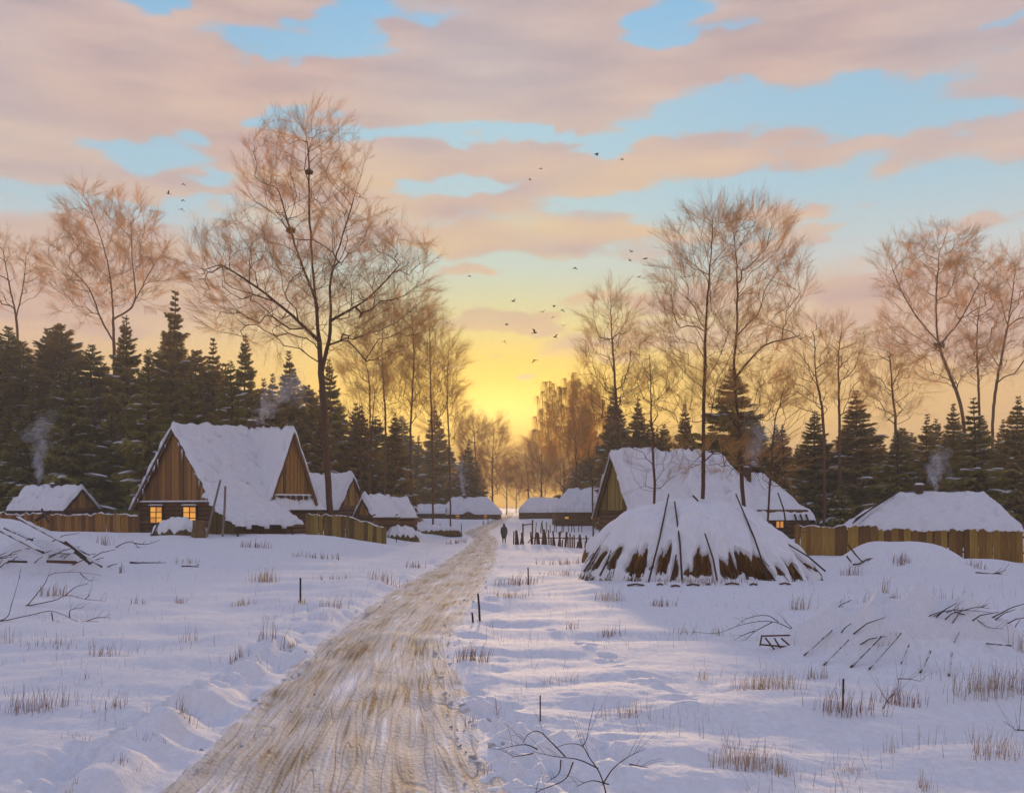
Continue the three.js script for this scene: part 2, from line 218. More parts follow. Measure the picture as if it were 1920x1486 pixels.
// drifts by the house and the fences, and the heap in front of the plank fence
for (const [px, d, rx, rz, h] of [[330, 73, 3.4, 3, 0.15], [120, 74, 8, 4, 0.3], [1690, 50, 3.9, 3.0, 1.35], [1600, 53, 3.0, 2.5, 0.4], [1800, 52, 4, 2.5, 0.35], [1300, 39, 7.5, 5.5, 0.3], [60, 54, 5.5, 4, 1.3], [-60, 55, 5, 4, 1.1], [640, 70, 6, 3, 0.3], [1690, 21.5, 3.2, 2.2, 0.50], [1800, 20.5, 2.2, 1.8, 0.25], [760, 95, 2.5, 2, 0.7], [815, 105, 2.5, 2, 0.5]]) bumps.push([X(px, d), -d, rx, rz, h]);
{
  const nx = 680, nz = 660, P = [], U = [], I = [], k = 6.35, A = 2.9;
  const wx = (u) => -1 + A * Math.sinh(k * u), wz = (u) => -13 - A * 1.1 * Math.sinh(k * u);
  for (let j = 0; j <= nz; j++) for (let i = 0; i <= nx; i++) { const x = wx(i / nx * 2 - 1), z = wz(j / nz * 2 - 1); P.push(x, ground(x, z), z); U.push(x / 2.2, z / 2.2); }
  for (let j = 0; j < nz; j++) for (let i = 0; i < nx; i++) { const a = j * (nx + 1) + i, b = a + nx + 1; I.push(a, a + 1, b, a + 1, b + 1, b); }
  const g = new THREE.BufferGeometry(); g.setAttribute('position', new THREE.Float32BufferAttribute(P, 3)); g.setAttribute('uv', new THREE.Float32BufferAttribute(U, 2)); g.setIndex(I); g.computeVertexNormals();
  tag(add('ground', g, snowMat, scene), 'snow-covered meadow with drifts, lumps and hollows', null, null, 'structure');
}
{
  // packed snow with sand and mud drawn out along the ruts
  const P = [], U = [], I = [], nu = 72, zs = [];
  for (let z = 8; z > -330; z -= Math.max(0.07, Math.abs(z + 9) * 0.012)) zs.push(z);
  let len = 0;
  zs.forEach((z, j) => {
    const r = roadC(z), w = r.w * 1.22; if (j) len += zs[j - 1] - z;
    for (let i = 0; i <= nu; i++) {
      const u = i / nu, s = u * 2 - 1, x = r.c + s * w / 2;
      const rut = -0.075 * Math.exp(-(((Math.abs(s) - 0.42) / 0.12) ** 2)) + 0.03 * Math.exp(-((s / 0.16) ** 2)) - 0.02 * Math.exp(-(((Math.abs(s) - 0.72) / 0.07) ** 2));
      const streaks = 0.020 * N2(s * 9 + 0.2 * N2(z * 0.2, 3), len * 0.22) + 0.012 * N2(s * 22, len * 0.25) + 0.005 * N2(s * 45, len * 0.5) + 0.018 * N2(x * 0.6, z * 0.5);
      const rim = -0.14 * ss(0.86, 1, Math.abs(s));
      P.push(x, roadLevel(x, z) + 0.03 + rut + streaks + rim, z); U.push(u, len / 24);
    }
  });
  for (let j = 0; j < zs.length - 1; j++) for (let i = 0; i < nu; i++) { const a = j * (nu + 1) + i, b = a + nu + 1; I.push(a, a + 1, b, a + 1, b + 1, b); }
  const g = new THREE.BufferGeometry(); g.setAttribute('position', new THREE.Float32BufferAttribute(P, 3)); g.setAttribute('uv', new THREE.Float32BufferAttribute(U, 2)); g.setIndex(I); g.computeVertexNormals();
  const snowC = [0.94, 0.935, 0.945], tan = [0.80, 0.77, 0.735], sand = [0.67, 0.60, 0.51], mud = [0.47, 0.37, 0.26];
  const ring = (u, v, ku, kv, s) => { const R = kv / (2 * PI), A = v * 2 * PI; return N3(u * ku + s, Math.cos(A) * R, Math.sin(A) * R + s * 3); };
  const tex = dataTex(1024, 2048, (u, v) => {
    const s = Math.abs(u * 2 - 1), wob = 0.004 * ring(u, v, 2, 8, 3), uu = u + wob;
    const broad = ring(uu, v, 6, 5, 1), fine = ring(uu, v, 22, 6, 2), hair = ring(uu, v, 70, 11, 5), dash = ring(uu, v, 34, 8, 9), patch = ring(u, v, 2.5, 7, 12), crumb = 0.6 * ring(u, v, 90, 420, 41) + 0.4 * ring(u, v, 190, 900, 43);
    const centre = 1 - ss(0.62, 0.97, s + 0.10 * ring(u, v, 3, 40, 20));
    const dirt = centre * (0.44 + 0.26 * broad + 0.26 * fine + 0.24 * hair + 0.30 * patch + 0.05 * crumb) + 0.22 * Math.exp(-(((s - 0.34) / 0.1) ** 2)) * centre;
    let c = snowC.map((k, i) => mixn(k, tan[i], ss(-0.1, 0.30, dirt)));
    c = c.map((k, i) => mixn(k, sand[i], 0.85 * ss(0.42, 0.98, dirt)));
    c = c.map((k, i) => mixn(k, mud[i], 0.9 * ss(0.8, 1.2, dirt + 0.22 * dash)));
    const m2 = ss(0.5, 0.85, dash * 0.7 + fine * 0.35 + patch * 0.25) * centre * 0.6; c = c.map((k, i) => mixn(k, mud[i], m2));
    const w2 = ss(0.42, 0.7, ring(uu, v, 30, 7, 30) + 0.1 * crumb) * 0.26; c = c.map((k, i) => mixn(k, snowC[i], w2));
    const cut = (k, kv, sd, w) => 1 - ss(0, w, Math.abs(ring(uu, v, k, kv, sd)) + 0.03 * crumb);
    const lines = Math.max(cut(9, 4, 50, 0.10), 0.8 * cut(17, 6, 57, 0.10)) * centre * (0.55 + 0.45 * patch + 0.3 * fine); c = c.map((k, i) => mixn(k, mud[i], 0.55 * Math.max(0, Math.min(1, lines))));
    const ridge = cut(13, 5, 63, 0.07) * (0.5 + 0.5 * hair) * 0.5; c = c.map((k, i) => mixn(k, snowC[i], Math.max(0, ridge)));
    const grit = ss(0.42, 0.62, crumb) * centre * 0.35; c = c.map((k, i) => mixn(k, sand[i] * 0.9, grit));
    return c;
  });
  const bmp = dataTex(512, 1024, (u, v) => 0.55 - 0.28 * Math.max(1 - ss(0, 0.12, Math.abs(ring(u, v, 9, 4, 50))), 1 - ss(0, 0.12, Math.abs(ring(u, v, 17, 6, 57)))) + 0.10 * ring(u, v, 40, 16, 2) + 0.10 * ring(u, v, 90, 380, 5) + 0.10 * ring(u, v, 60, 120, 7), false);
  const m = new THREE.MeshStandardMaterial({ map: tex, bumpMap: bmp, bumpScale: 0.04, roughness: 0.85 });
  tag(add('road', g, m, scene), 'rutted snow track with brown sand and mud streaks', null, null, 'structure');
}

{
  // clods of snow and frozen mud thrown up along the track
  const rnd = rngOf(321), g = new THREE.IcosahedronGeometry(1, 1), p = g.attributes.position; for (let k = 0; k < p.count; k++) { const a = p.getX(k), b = p.getY(k), c = p.getZ(k), n = 1 + 0.4 * N3(a * 1.5, b * 1.5, c * 1.5); p.setXYZ(k, a * n, b * n * 0.6, c * n); } g.computeVertexNormals();
  const clod = (name, count, mat, across, small, label) => { const im = new THREE.InstancedMesh(g, mat, count), M = new THREE.Matrix4(), q = new THREE.Quaternion(), E = new THREE.Euler(); for (let k = 0; k < count; k++) { const z = -8.5 - 70 * Math.pow(rnd(), 2.2), r = roadC(z), s = across(), x = r.c + s * r.w / 2, y = Math.abs(s) < 0.95 ? roadLevel(x, z) + 0.02 : ground(x, z), e = small * (0.35 + rnd() * rnd() * 1.6); E.set(rnd() * 6, rnd() * 6, rnd() * 6); M.compose(new V3(x, y, z), q.setFromEuler(E), new V3(e * (0.8 + rnd() * 0.6), e, e * (0.8 + rnd() * 0.8))); im.setMatrixAt(k, M); } im.name = name; im.castShadow = im.receiveShadow = true; scene.add(im); tag(im, label, 'clods', null, 'stuff'); };
  const mudMat = new THREE.MeshStandardMaterial({ roughness: 0.95 }); mudMat.color.setRGB(0.27, 0.17, 0.09);
  clod('snow_rubble', 300, snowMat, () => (rnd() < 0.5 ? -1 : 1) * (0.8 + 0.5 * rnd() * rnd() + 0.1 * rnd()), 0.034, 'loose snow clods along both edges of the road');
  clod('mud_rubble', 60, mudMat, () => (rnd() < 0.5 ? -1 : 1) * (0.42 + (rnd() + rnd() - 1) * 0.4), 0.010, 'small frozen mud crumbs scattered over the road');
}
// ------------------------------------------------------------------ trees
function spray(seed, spread, wide = 1) {                      // a bare twig with side twigs, about 1 long, growing along +y
  const rnd = rngOf(seed), g = new Geo();
  const grow = (p, dir, len, r, lvl) => {
    const pts = [p.clone()], n = lvl ? 3 : 5, d = dir.clone(), q = p.clone();
    for (let k = 1; k <= n; k++) { d.x += (rnd() - 0.5) * 0.3; d.z += (rnd() - 0.5) * 0.3; d.y += 0.10 + (rnd() - 0.5) * 0.12; d.normalize(); q.addScaledVector(d, len / n); pts.push(q.clone()); }
    if (lvl < 2) g.tube(pts, (t) => r * (1 - 0.75 * t), 3, false); else { const w = new V3(rnd() - 0.5, rnd() - 0.5, rnd() - 0.5).cross(dir).normalize(), a = g.count; for (let k = 0; k <= n; k++) { const h = r * 1.0 * (1 - 0.8 * k / n); g.vert(pts[k].clone().addScaledVector(w, h), new V3().crossVectors(w, dir), 0, 0); g.vert(pts[k].clone().addScaledVector(w, -h), new V3().crossVectors(w, dir), 1, 0); } for (let k = 0; k < n; k++) g.i.push(a + 2 * k, a + 2 * k + 1, a + 2 * k + 2, a + 2 * k + 1, a + 2 * k + 3, a + 2 * k + 2); }
    if (lvl < 2) { const m = lvl ? 3 : 9; for (let k = 0; k < m; k++) { const t = 0.15 + 0.8 * (k + rnd() * 0.6) / m, a = rnd() * 2 * PI, b = pts[Math.floor(t * n)].clone().lerp(pts[Math.min(n, Math.floor(t * n) + 1)], (t * n) % 1); const s = d.clone().set(Math.cos(a) * spread, 1, Math.sin(a) * spread).normalize(); s.lerp(dir, 0.25).normalize(); grow(b, s, len * (0.55 - 0.2 * t) * (0.7 + rnd() * 0.6), r * 0.62, lvl + 1); } }
  };
  grow(new V3(), new V3(0, 1, 0), 1, 0.0058 * wide, 0);
  return g.build();
}
const sprays = [spray(1, 0.75), spray(2, 0.9), spray(3, 0.65)];
function weeping(seed) {                                      // hanging willow twigs
  const rnd = rngOf(seed), g = new Geo();
  for (let k = 0; k < 9; k++) { const a = rnd() * 2 * PI, r = 0.05 + rnd() * 0.22, pts = [new V3()], L = 0.6 + rnd() * 0.5; for (let j = 1; j <= 5; j++) { const t = j / 5; pts.push(new V3(Math.cos(a) * r * Math.sqrt(t) * 1.4, 0.12 * Math.sin(t * PI) - L * t * t, Math.sin(a) * r * Math.sqrt(t) * 1.4 + 0.02 * (rnd() - 0.5))); } g.tube(pts, (t) => 0.010 * (1 - 0.6 * t), 3, false); }
  return g.build();
}
const hang = [weeping(5), weeping(6)];

// A bare tree that fills the given lobes: limbs reach out from the trunks towards points spread through the crown.
function bareTree(o) {
  const rnd = rngOf(o.seed), d = o.d, P = [], parent = [], kids = [], dirs = [], baseY = ground(X(o.trunks[0][0][0], d), -d);
  const root = new V3(X(o.trunks[0][0][0], d), baseY, -d);
  const node = (p, par, dir) => { P.push(p); parent.push(par); kids.push([]); dirs.push(dir); if (par >= 0) kids[par].push(P.length - 1); return P.length - 1; };
  const rel = (px, py, dz = 0) => at(px, py, d).sub(root).add(new V3(0, 0, dz));
  const minBranch = [];
  for (let k = 0; k < o.trunks.length; k++) {
    const tr = o.trunks[k], pts = tr.map(([px, py], j) => k === 0 && j === 0 ? new V3(0, -0.3, 0) : rel(px, py, k ? (rnd() - 0.5) * 2 * j / tr.length + (o.depth ?? 0) : 0));
    let par = -1;
    if (k) { let best = 1e9; P.forEach((p, i) => { const q = p.distanceTo(pts[0]); if (q < best) { best = q; par = i; } }); pts[0] = P[par].clone(); if (pts.length < 2) continue; }
    const curve = new THREE.CatmullRomCurve3(pts), n = Math.max(4, Math.round(curve.getLength() / 0.8));
    for (let j = k ? 1 : 0; j <= n; j++) { const p = curve.getPoint(j / n); p.x += 0.06 * N2(j * 0.4, o.seed); p.z += 0.06 * N2(j * 0.4, o.seed + 9); par = node(p, par, curve.getTangent(j / n)); minBranch.push(par); }
  }
  const clearY = rel(0, o.clear ?? 760).y;
  // targets
  const T = [];
  const lobes = o.lobes.map(([cx, cy, rx, ry]) => ({ c: rel(cx, cy), rx: rx / FOCAL * d, ry: ry / FOCAL * d }));
  const vol = lobes.map((l) => l.rx * l.ry), tot = vol.reduce((a, b) => a + b, 0);
  lobes.forEach((l, k) => { const n = Math.round(o.n * vol[k] / tot); for (let j = 0; j < n; j++) { const u = rnd() * 2 - 1, a = rnd() * 2 * PI, r = Math.cbrt(0.12 + 0.88 * rnd()), s = Math.sqrt(1 - u * u); T.push(new V3(l.c.x + l.rx * r * s * Math.cos(a), l.c.y + l.ry * r * u, l.c.z + l.rx * 0.75 * r * s * Math.sin(a))); } });
  const axis = (p) => { let b = 1e9; for (const i of minBranch) { const q = P[i].distanceToSquared(p); if (q < b) b = q; } return b; };
  T.map((t) => [axis(t), t]).sort((a, b) => a[0] - b[0]).forEach(([, t]) => {
    let best = 1e9, bi = 0; const v = new V3();
    for (let i = 0; i < P.length; i++) {
      if (P[i].y < clearY) continue;
      v.subVectors(t, P[i]); const L = v.length(); if (L > best) continue;
      const up = v.y / (L + 1e-6), along = v.dot(dirs[i]) / (L + 1e-6);
      const cost = L * (1 + 1.1 * Math.max(0, 0.45 - up) + 0.7 * Math.max(0, 0.55 - along) + (kids[i].length > 2 ? 0.4 : 0)) + 0.15;
      if (cost < best) { best = cost; bi = i; }
    }
    const a = P[bi], L = a.distanceTo(t); if (L < 0.35) return;
    const mid = a.clone().lerp(t, 0.45).addScaledVector(dirs[bi], L * 0.12).add(new V3((rnd() - 0.5) * L * 0.16, (o.sag ?? -0.05) * L, (rnd() - 0.5) * L * 0.16));
    const curve = new THREE.QuadraticBezierCurve3(a, mid, t), n = Math.max(1, Math.round(L / (o.step ?? 0.9)));
    let par = bi;
    for (let j = 1; j <= n; j++) { const p = curve.getPoint(j / n); if (j < n) p.add(new V3((rnd() - 0.5) * 0.22, (rnd() - 0.5) * 0.22, (rnd() - 0.5) * 0.22)); par = node(p, par, curve.getTangent(j / n)); }
  });
  // thickness by the number of tips each piece carries
  const tips = new Array(P.length).fill(0);
  for (let i = P.length - 1; i >= 0; i--) { if (!kids[i].length) tips[i] = 1; if (parent[i] >= 0) tips[parent[i]] += tips[i]; }
  const rTip = o.rTip ?? 0.016, rOf = (i) => rTip * Math.pow(tips[i], o.pow ?? 0.47);
  const trunkG = new Geo(), limbG = new Geo();
  const done = new Set();
  const chain = (start, from) => {
    const pts = [], rr = []; if (from >= 0) { pts.push(P[from]); rr.push(Math.min(rOf(from), rOf(start) * 1.3)); }
    let i = start; const heads = [];
    for (;;) { pts.push(P[i]); rr.push(rOf(i)); done.add(i); if (!kids[i].length) break; let m = kids[i][0]; for (const k of kids[i]) if (tips[k] > tips[m]) m = k; for (const k of kids[i]) if (k !== m) heads.push([k, i]); i = m; }
    rr[rr.length - 1] *= 0.5;
    if (pts.length > 1) { const big = rr[0] > 0.07 || from < 0; (big ? trunkG : limbG).tube(pts, rr, from < 0 ? 10 : rr[0] > 0.1 ? 7 : rr[0] > 0.04 ? 4 : 3, false); }
    return heads;
  };
  const stack = [[0, -1]]; while (stack.length) { const [s, f] = stack.pop(); stack.push(...chain(s, f)); }
  const tree = thing(o.name, o.label, 'tree', root, 0, o.group);
  add('trunk', trunkG.build(), o.bark ?? barkBrown, tree);
  add('branches', limbG.build(), o.limb ?? o.bark ?? barkBrown, tree, 'stuff');
  // twigs
  const spots = [], kinds = o.hang ? hang : sprays;
  for (let i = 1; i < P.length; i++) {
    if (P[i].y < clearY || rOf(i) > 0.075) continue;
    const tip = !kids[i].length, n = tip ? (o.tipSprays ?? 3) : (rnd() < (o.along ?? 0.55) ? 1 : 0);
    for (let k = 0; k < n; k++) {
      const dir = dirs[i].clone().add(new V3((rnd() - 0.5) * 1.1, 0.25 + (rnd() - 0.5) * 0.7, (rnd() - 0.5) * 1.1)).normalize();
      spots.push([P[i], dir, (o.twig ?? 1.9) * (0.55 + rnd() * 0.75), rnd()]);
    }
  }
  const M = new THREE.Matrix4(), q = new THREE.Quaternion(), up = new V3(0, 1, 0), col = new THREE.Color();
  kinds.forEach((geo, kk) => {
    const mine = spots.filter((_, i) => i % kinds.length === kk), im = new THREE.InstancedMesh(geo, o.twigs, mine.length);
    mine.forEach(([p, dir, s, r], i) => { q.setFromUnitVectors(up, o.hang ? new V3(dir.x * 0.2, 1, dir.z * 0.2).normalize() : dir); q.multiply(new THREE.Quaternion().setFromAxisAngle(up, r * 40)); M.compose(p, q, new V3(s, s, s)); im.setMatrixAt(i, M); const t = 0.7 + r * 0.55; im.setColorAt(i, col.setRGB(t, t * (0.96 + 0.08 * ((r * 7) % 1)), t)); });
    im.name = 'crown'; im.castShadow = im.receiveShadow = true; im.userData.kind = 'stuff'; tree.add(im);
  });
  tree.userData.nodes = undefined; delete tree.userData.nodes;
  return { tree, root, P, dirs, rOf };
}

// spruce: whorls of drooping boughs of needle sprays
function bough(seed, sway = 0.5) {
  const rnd = rngOf(seed), g = new Geo(), curve = (t) => new V3(t, -0.20 * t + 0.17 * t * t * t + 0.0, 0.05 * Math.sin(t * 3 + seed));
  const axis = []; for (let k = 0; k <= 6; k++) axis.push(curve(k / 6)); g.tube(axis, (t) => 0.016 * (1 - 0.7 * t), 3, false);
  const spindle = (a, b, r) => { const d = new V3().subVectors(b, a), m = a.clone().addScaledVector(d, 0.38), s = new V3(0, 1, 0).cross(d).normalize(), u = new V3().crossVectors(d, s).normalize(); const q = [m.clone().addScaledVector(s, r), m.clone().addScaledVector(u, r * 0.55), m.clone().addScaledVector(s, -r), m.clone().addScaledVector(u, -r * 0.8)]; for (const [m0, m1] of [[q[0], q[2]], [q[1], q[3]]]) { g.tri(a, m0, m1); g.tri(m0, b, m1); } };
  for (let k = 0; k < 15; k++) {
    const t = 0.10 + 0.86 * k / 14, p = curve(t), L = (0.34 * Math.sin(Math.min(1, t * 1.5 + 0.15) * PI * 0.62) * (1 - 0.45 * t) + 0.07) * (0.75 + rnd() * 0.5);
    for (const s of [-1, 1]) {
      const e = p.clone().add(new V3(L * (0.55 + rnd() * 0.2), -L * (0.18 + rnd() * sway), s * L * (0.75 + rnd() * 0.3))); spindle(p, e, 0.050 + rnd() * 0.02);
      for (let j = 0; j < 2; j++) { const b = p.clone().lerp(e, 0.3 + 0.35 * j + rnd() * 0.15); spindle(b, b.clone().add(new V3(L * (0.35 + rnd() * 0.25), -L * (0.15 + rnd() * sway * 0.8), s * L * (rnd() * 0.5 - 0.15))), 0.038); }
    }
    if (k % 3 === 0) spindle(p, p.clone().add(new V3(0.13, 0.02 - rnd() * sway * 0.4, (rnd() - 0.5) * 0.12)), 0.04);
  }
  return g.build();
}
const boughs = [bough(1, 0.35), bough(2, 0.55), bough(3, 0.8)];
const snowLump = (() => { const g = new THREE.SphereGeometry(1, 10, 7), p = g.attributes.position; for (let k = 0; k < p.count; k++) { const x = p.getX(k), y = p.getY(k), z = p.getZ(k), n = 1 + 0.25 * N3(x * 1.7, y * 1.7, z * 1.7); p.setXYZ(k, x * n, y * (y < 0 ? 0.35 : 0.8) * n, z * n * (0.7 + 0.4 * N2(x * 2, 4))); } g.computeVertexNormals(); return g; })();
const needle = (r, g, b) => { const m = new THREE.MeshPhysicalMaterial({ roughness: 1, transmission: 0.42, thickness: 0, specularIntensity: 0.25 }); m.color.setRGB(r, g, b); return m; };
const needleMats = { green: needle(0.33, 0.285, 0.06), dark: needle(0.29, 0.255, 0.06), olive: needle(0.38, 0.30, 0.065), brown: needle(0.38, 0.275, 0.075), purple: needle(0.36, 0.25, 0.075) };
function makeSpruce(seed, H, R, mat, snowy, thin = 0, shape = 0.86) {       // crown of height H and radius R
  const rnd = rngOf(seed), o = new THREE.Group();
  const tg = new Geo(), pts = []; for (let k = 0; k <= 8; k++) pts.push(new V3(0.08 * N2(k * 0.5, seed), k / 8 * H - 0.4, 0.08 * N2(k * 0.5, seed + 4))); tg.tube(pts, (t) => 0.012 * H * (1 - 0.94 * t) + 0.01, 8, false);
  add('trunk', tg.build(), barkDark, o);
  const lists = [[], [], []], snow = [], M = new THREE.Matrix4(), E = new THREE.Euler(), q = new THREE.Quaternion(), col = new THREE.Color();
  let y = H * 0.06, w = 0;
  while (y < H * 0.985) {
    const t = y / H, prof = Math.pow(1 - t, shape) * (0.86 + 0.14 * Math.sin(w * 2.1)) * (t < 0.14 ? 0.7 + t * 2.1 : 1), len = Math.max(0.28, R * prof), n = Math.max(4, Math.round((8 + 6 * (1 - t)) * (thin ? 0.66 : 1)));
    const a0 = rnd() * 7;
    for (let k = 0; k < n; k++) {
      const a = a0 + k / n * 2 * PI + (rnd() - 0.5) * 0.5, L = len * (0.68 + rnd() * 0.5), tilt = mixn(-0.10, 0.75, Math.pow(t, 2.2)) + (rnd() - 0.5) * 0.22, kind = Math.floor(rnd() * 3), yy = y + (rnd() - 0.5) * 0.3;
      E.set(0, a, tilt, 'YXZ'); q.setFromEuler(E); M.compose(new V3(0, yy, 0), q, new V3(L, L * (0.8 + rnd() * 0.5), L * (0.85 + 0.5 * (1 - prof)))); lists[kind].push([M.clone(), 0.65 + rnd() * 0.7]);
      if (rnd() < snowy) { const m = 1 + Math.floor(rnd() * 2.9); for (let j = 0; j < m; j++) { const s = 0.35 + rnd() * 0.6, p = new V3(s, -0.20 * s + 0.17 * s * s * s + 0.03, (rnd() - 0.5) * 0.14).applyMatrix4(M); const z = L * (0.06 + rnd() * 0.13); const E2 = new THREE.Euler(0, a, tilt - 0.15, 'YXZ'); snow.push(new THREE.Matrix4().compose(p, new THREE.Quaternion().setFromEuler(E2), new V3(z * 1.9, Math.min(0.18, z * 0.5), z * 0.8))); } }
    }
    y += mixn(0.052, 0.022, t) * H * (0.75 + rnd() * 0.4) * (thin ? 1.35 : 1); w++;
  }
  lists.forEach((l, k) => { const im = new THREE.InstancedMesh(boughs[k], mat, l.length); l.forEach(([m, c], i) => { im.setMatrixAt(i, m); im.setColorAt(i, col.setRGB(c * (0.95 + 0.15 * ((c * 9) % 1)), c, c * 0.95)); }); im.name = 'crown'; im.castShadow = im.receiveShadow = true; im.userData.kind = 'stuff'; o.add(im); });
  if (snow.length) { const im = new THREE.InstancedMesh(snowLump, snowMat, snow.length); snow.forEach((m, i) => im.setMatrixAt(i, m)); im.name = 'bough_snow'; im.castShadow = im.receiveShadow = true; im.userData.kind = 'stuff'; o.add(im); }
  return o;
}
const spruceKinds = {
  frontA: makeSpruce(21, 18, 4.6, needleMats.dark, 0.66, 1), frontB: makeSpruce(22, 18, 4.2, needleMats.dark, 0.66, 1), frontC: makeSpruce(23, 18, 5.0, needleMats.dark, 0.6),
  oliveA: makeSpruce(31, 18, 3.9, needleMats.olive, 0.36), oliveB: makeSpruce(32, 18, 4.4, needleMats.green, 0.36), brownA: makeSpruce(33, 18, 3.8, needleMats.brown, 0.34), brownB: makeSpruce(34, 18, 4.4, needleMats.brown, 0.38),
  purpleA: makeSpruce(35, 18, 3.9, needleMats.purple, 0.5), purpleB: makeSpruce(36, 18, 4.5, needleMats.purple, 0.38), bushyA: makeSpruce(41, 18, 3.9, needleMats.olive, 0.32, 0, 0.68), bushyB: makeSpruce(42, 18, 4.2, needleMats.brown, 0.32, 0, 0.64), bushyC: makeSpruce(43, 18, 4.0, needleMats.green, 0.34, 0, 0.72),
};
const tint = { frontA: 'snowy', frontB: 'snowy', frontC: 'snowy', oliveA: 'olive', oliveB: 'green', brownA: 'brownish', brownB: 'brownish', purpleA: 'snow-dotted', purpleB: 'snow-dotted', bushyA: 'broad olive', bushyB: 'broad brown', bushyC: 'broad green' };
const turns = rngOf(77);
function spruce(px, topY, d, kind, label, group, fat = 1) {
  const y = ground(X(px, d), -d), h = Y(topY, d) - y, o = spruceKinds[kind].clone();
  o.name = numbered('spruce_tree'); o.position.set(X(px, d), y, -d); o.scale.set(h / 18 * fat, h / 18, h / 18 * fat); o.rotation.set((turns() - 0.5) * 0.06, turns() * 6.28, (turns() - 0.5) * 0.06, 'YXZ'); scene.add(o);
  return tag(o, label, 'spruce', group);
}
// the spruces that stand out, left to right: [x, top, distance, kind, label, fatness]
for (const [px, ty, d, k, label, fat = 1] of [
  [135, 662, 117, 'frontA', 'dark spruce with snowy boughs above the small house at the left edge', 1.25], [283, 648, 106, 'frontB', 'dark spruce with snowy boughs right behind the tall wooden gable', 1.15], [440, 668, 112, 'frontA', 'dark spruce with layered boughs behind the ridge of the big house', 1.05],
  [40, 760, 119, 'frontC', 'low dark spruce at the left edge, beside the smoking chimney', 1.3], [605, 740, 118, 'purpleA', 'spruce dotted with snow behind the trunk of the tallest bare tree', 1.1], [740, 768, 122, 'purpleA', 'spruce dotted with snow behind the small gabled shed', 1.15], [875, 822, 208, 'purpleA', 'small snow-dotted spruce at the left side of the glowing gap', 1.1],
  [820, 752, 206, 'brownB', 'tall brown spruce below the golden bare trees left of the gap', 1], [680, 755, 126, 'purpleB', 'broad spruce between two thin dark trunks', 1.1],
  [315, 536, 140, 'brownA', 'tallest brownish spruce, rising above the wooden gable', 1.0], [240, 582, 136, 'oliveA', 'tall olive spruce just left of the tallest brownish one', 1.0], [402, 628, 138, 'brownA', 'brown spruce top left of the big bare tree', 1], [455, 616, 140, 'oliveA', 'pointed olive spruce top behind the big house', 0.9], [545, 655, 136, 'brownB', 'brown spruce top behind the drifting chimney smoke', 1], [625, 664, 140, 'oliveA', 'olive spruce top beside the trunk of the tallest bare tree', 0.9], [360, 690, 118, 'oliveB', 'green spruce between the wooden gable and the layered dark one', 1.1], [510, 700, 122, 'brownB', 'brown spruce with broad boughs behind the roof end of the big house', 1.1],
  [1110, 770, 206, 'brownA', 'brown spruce just left of the big roof on the right', 1.1], [1150, 722, 158, 'brownB', 'brown spruce behind the slender bare tree', 1], [1195, 742, 156, 'purpleB', 'dim spruce behind the steep snowy gable', 1], [1150, 800, 128, 'purpleA', 'snow-dotted spruce beside the steep snowy gable', 1], [1232, 800, 124, 'purpleA', 'snow-dotted spruce behind the ridge of the right big roof', 0.9], [1285, 756, 132, 'brownB', 'brown spruce left of the broad dark pointed one', 1], [1375, 684, 118, 'oliveB', 'broad dark pointed spruce behind the big snowy roof', 1.75],
  [1470, 792, 112, 'purpleA', 'dark snow-dotted spruce at the end of the big snowy roof', 1.2], [1525, 764, 128, 'oliveA', 'olive spruce with a rounded top between the two right roofs', 1.6], [1610, 731, 126, 'brownB', 'pale pointed brown spruce between the two right roofs', 1.6], [1580, 890, 92, 'frontB', 'small snowy spruce beside the plank fence', 1.4], [1682, 800, 98, 'frontA', 'dark spruce with wide boughs above the hipped roof', 1.7], [1832, 738, 96, 'frontB', 'dark spruce with snowy boughs at the right, tallest behind the hipped roof', 1.45],
  [1735, 772, 116, 'brownA', 'brown spruce between the two dark ones at the right', 1.2], [1785, 756, 122, 'brownB', 'brown spruce half hidden by the dark one at the right', 1.2], [1900, 742, 112, 'brownB', 'brown spruce at the right edge', 1.3],
  [898, 862, 225, 'brownB', 'hazy brown spruce at the end of the road', 1.2],  [1085, 862, 214, 'purpleA', 'small snow-dotted spruce above the far snowy roofs', 1.2],
]) spruce(px, ty, d, k, label, 'spruces that stand out in front of the wood', fat);
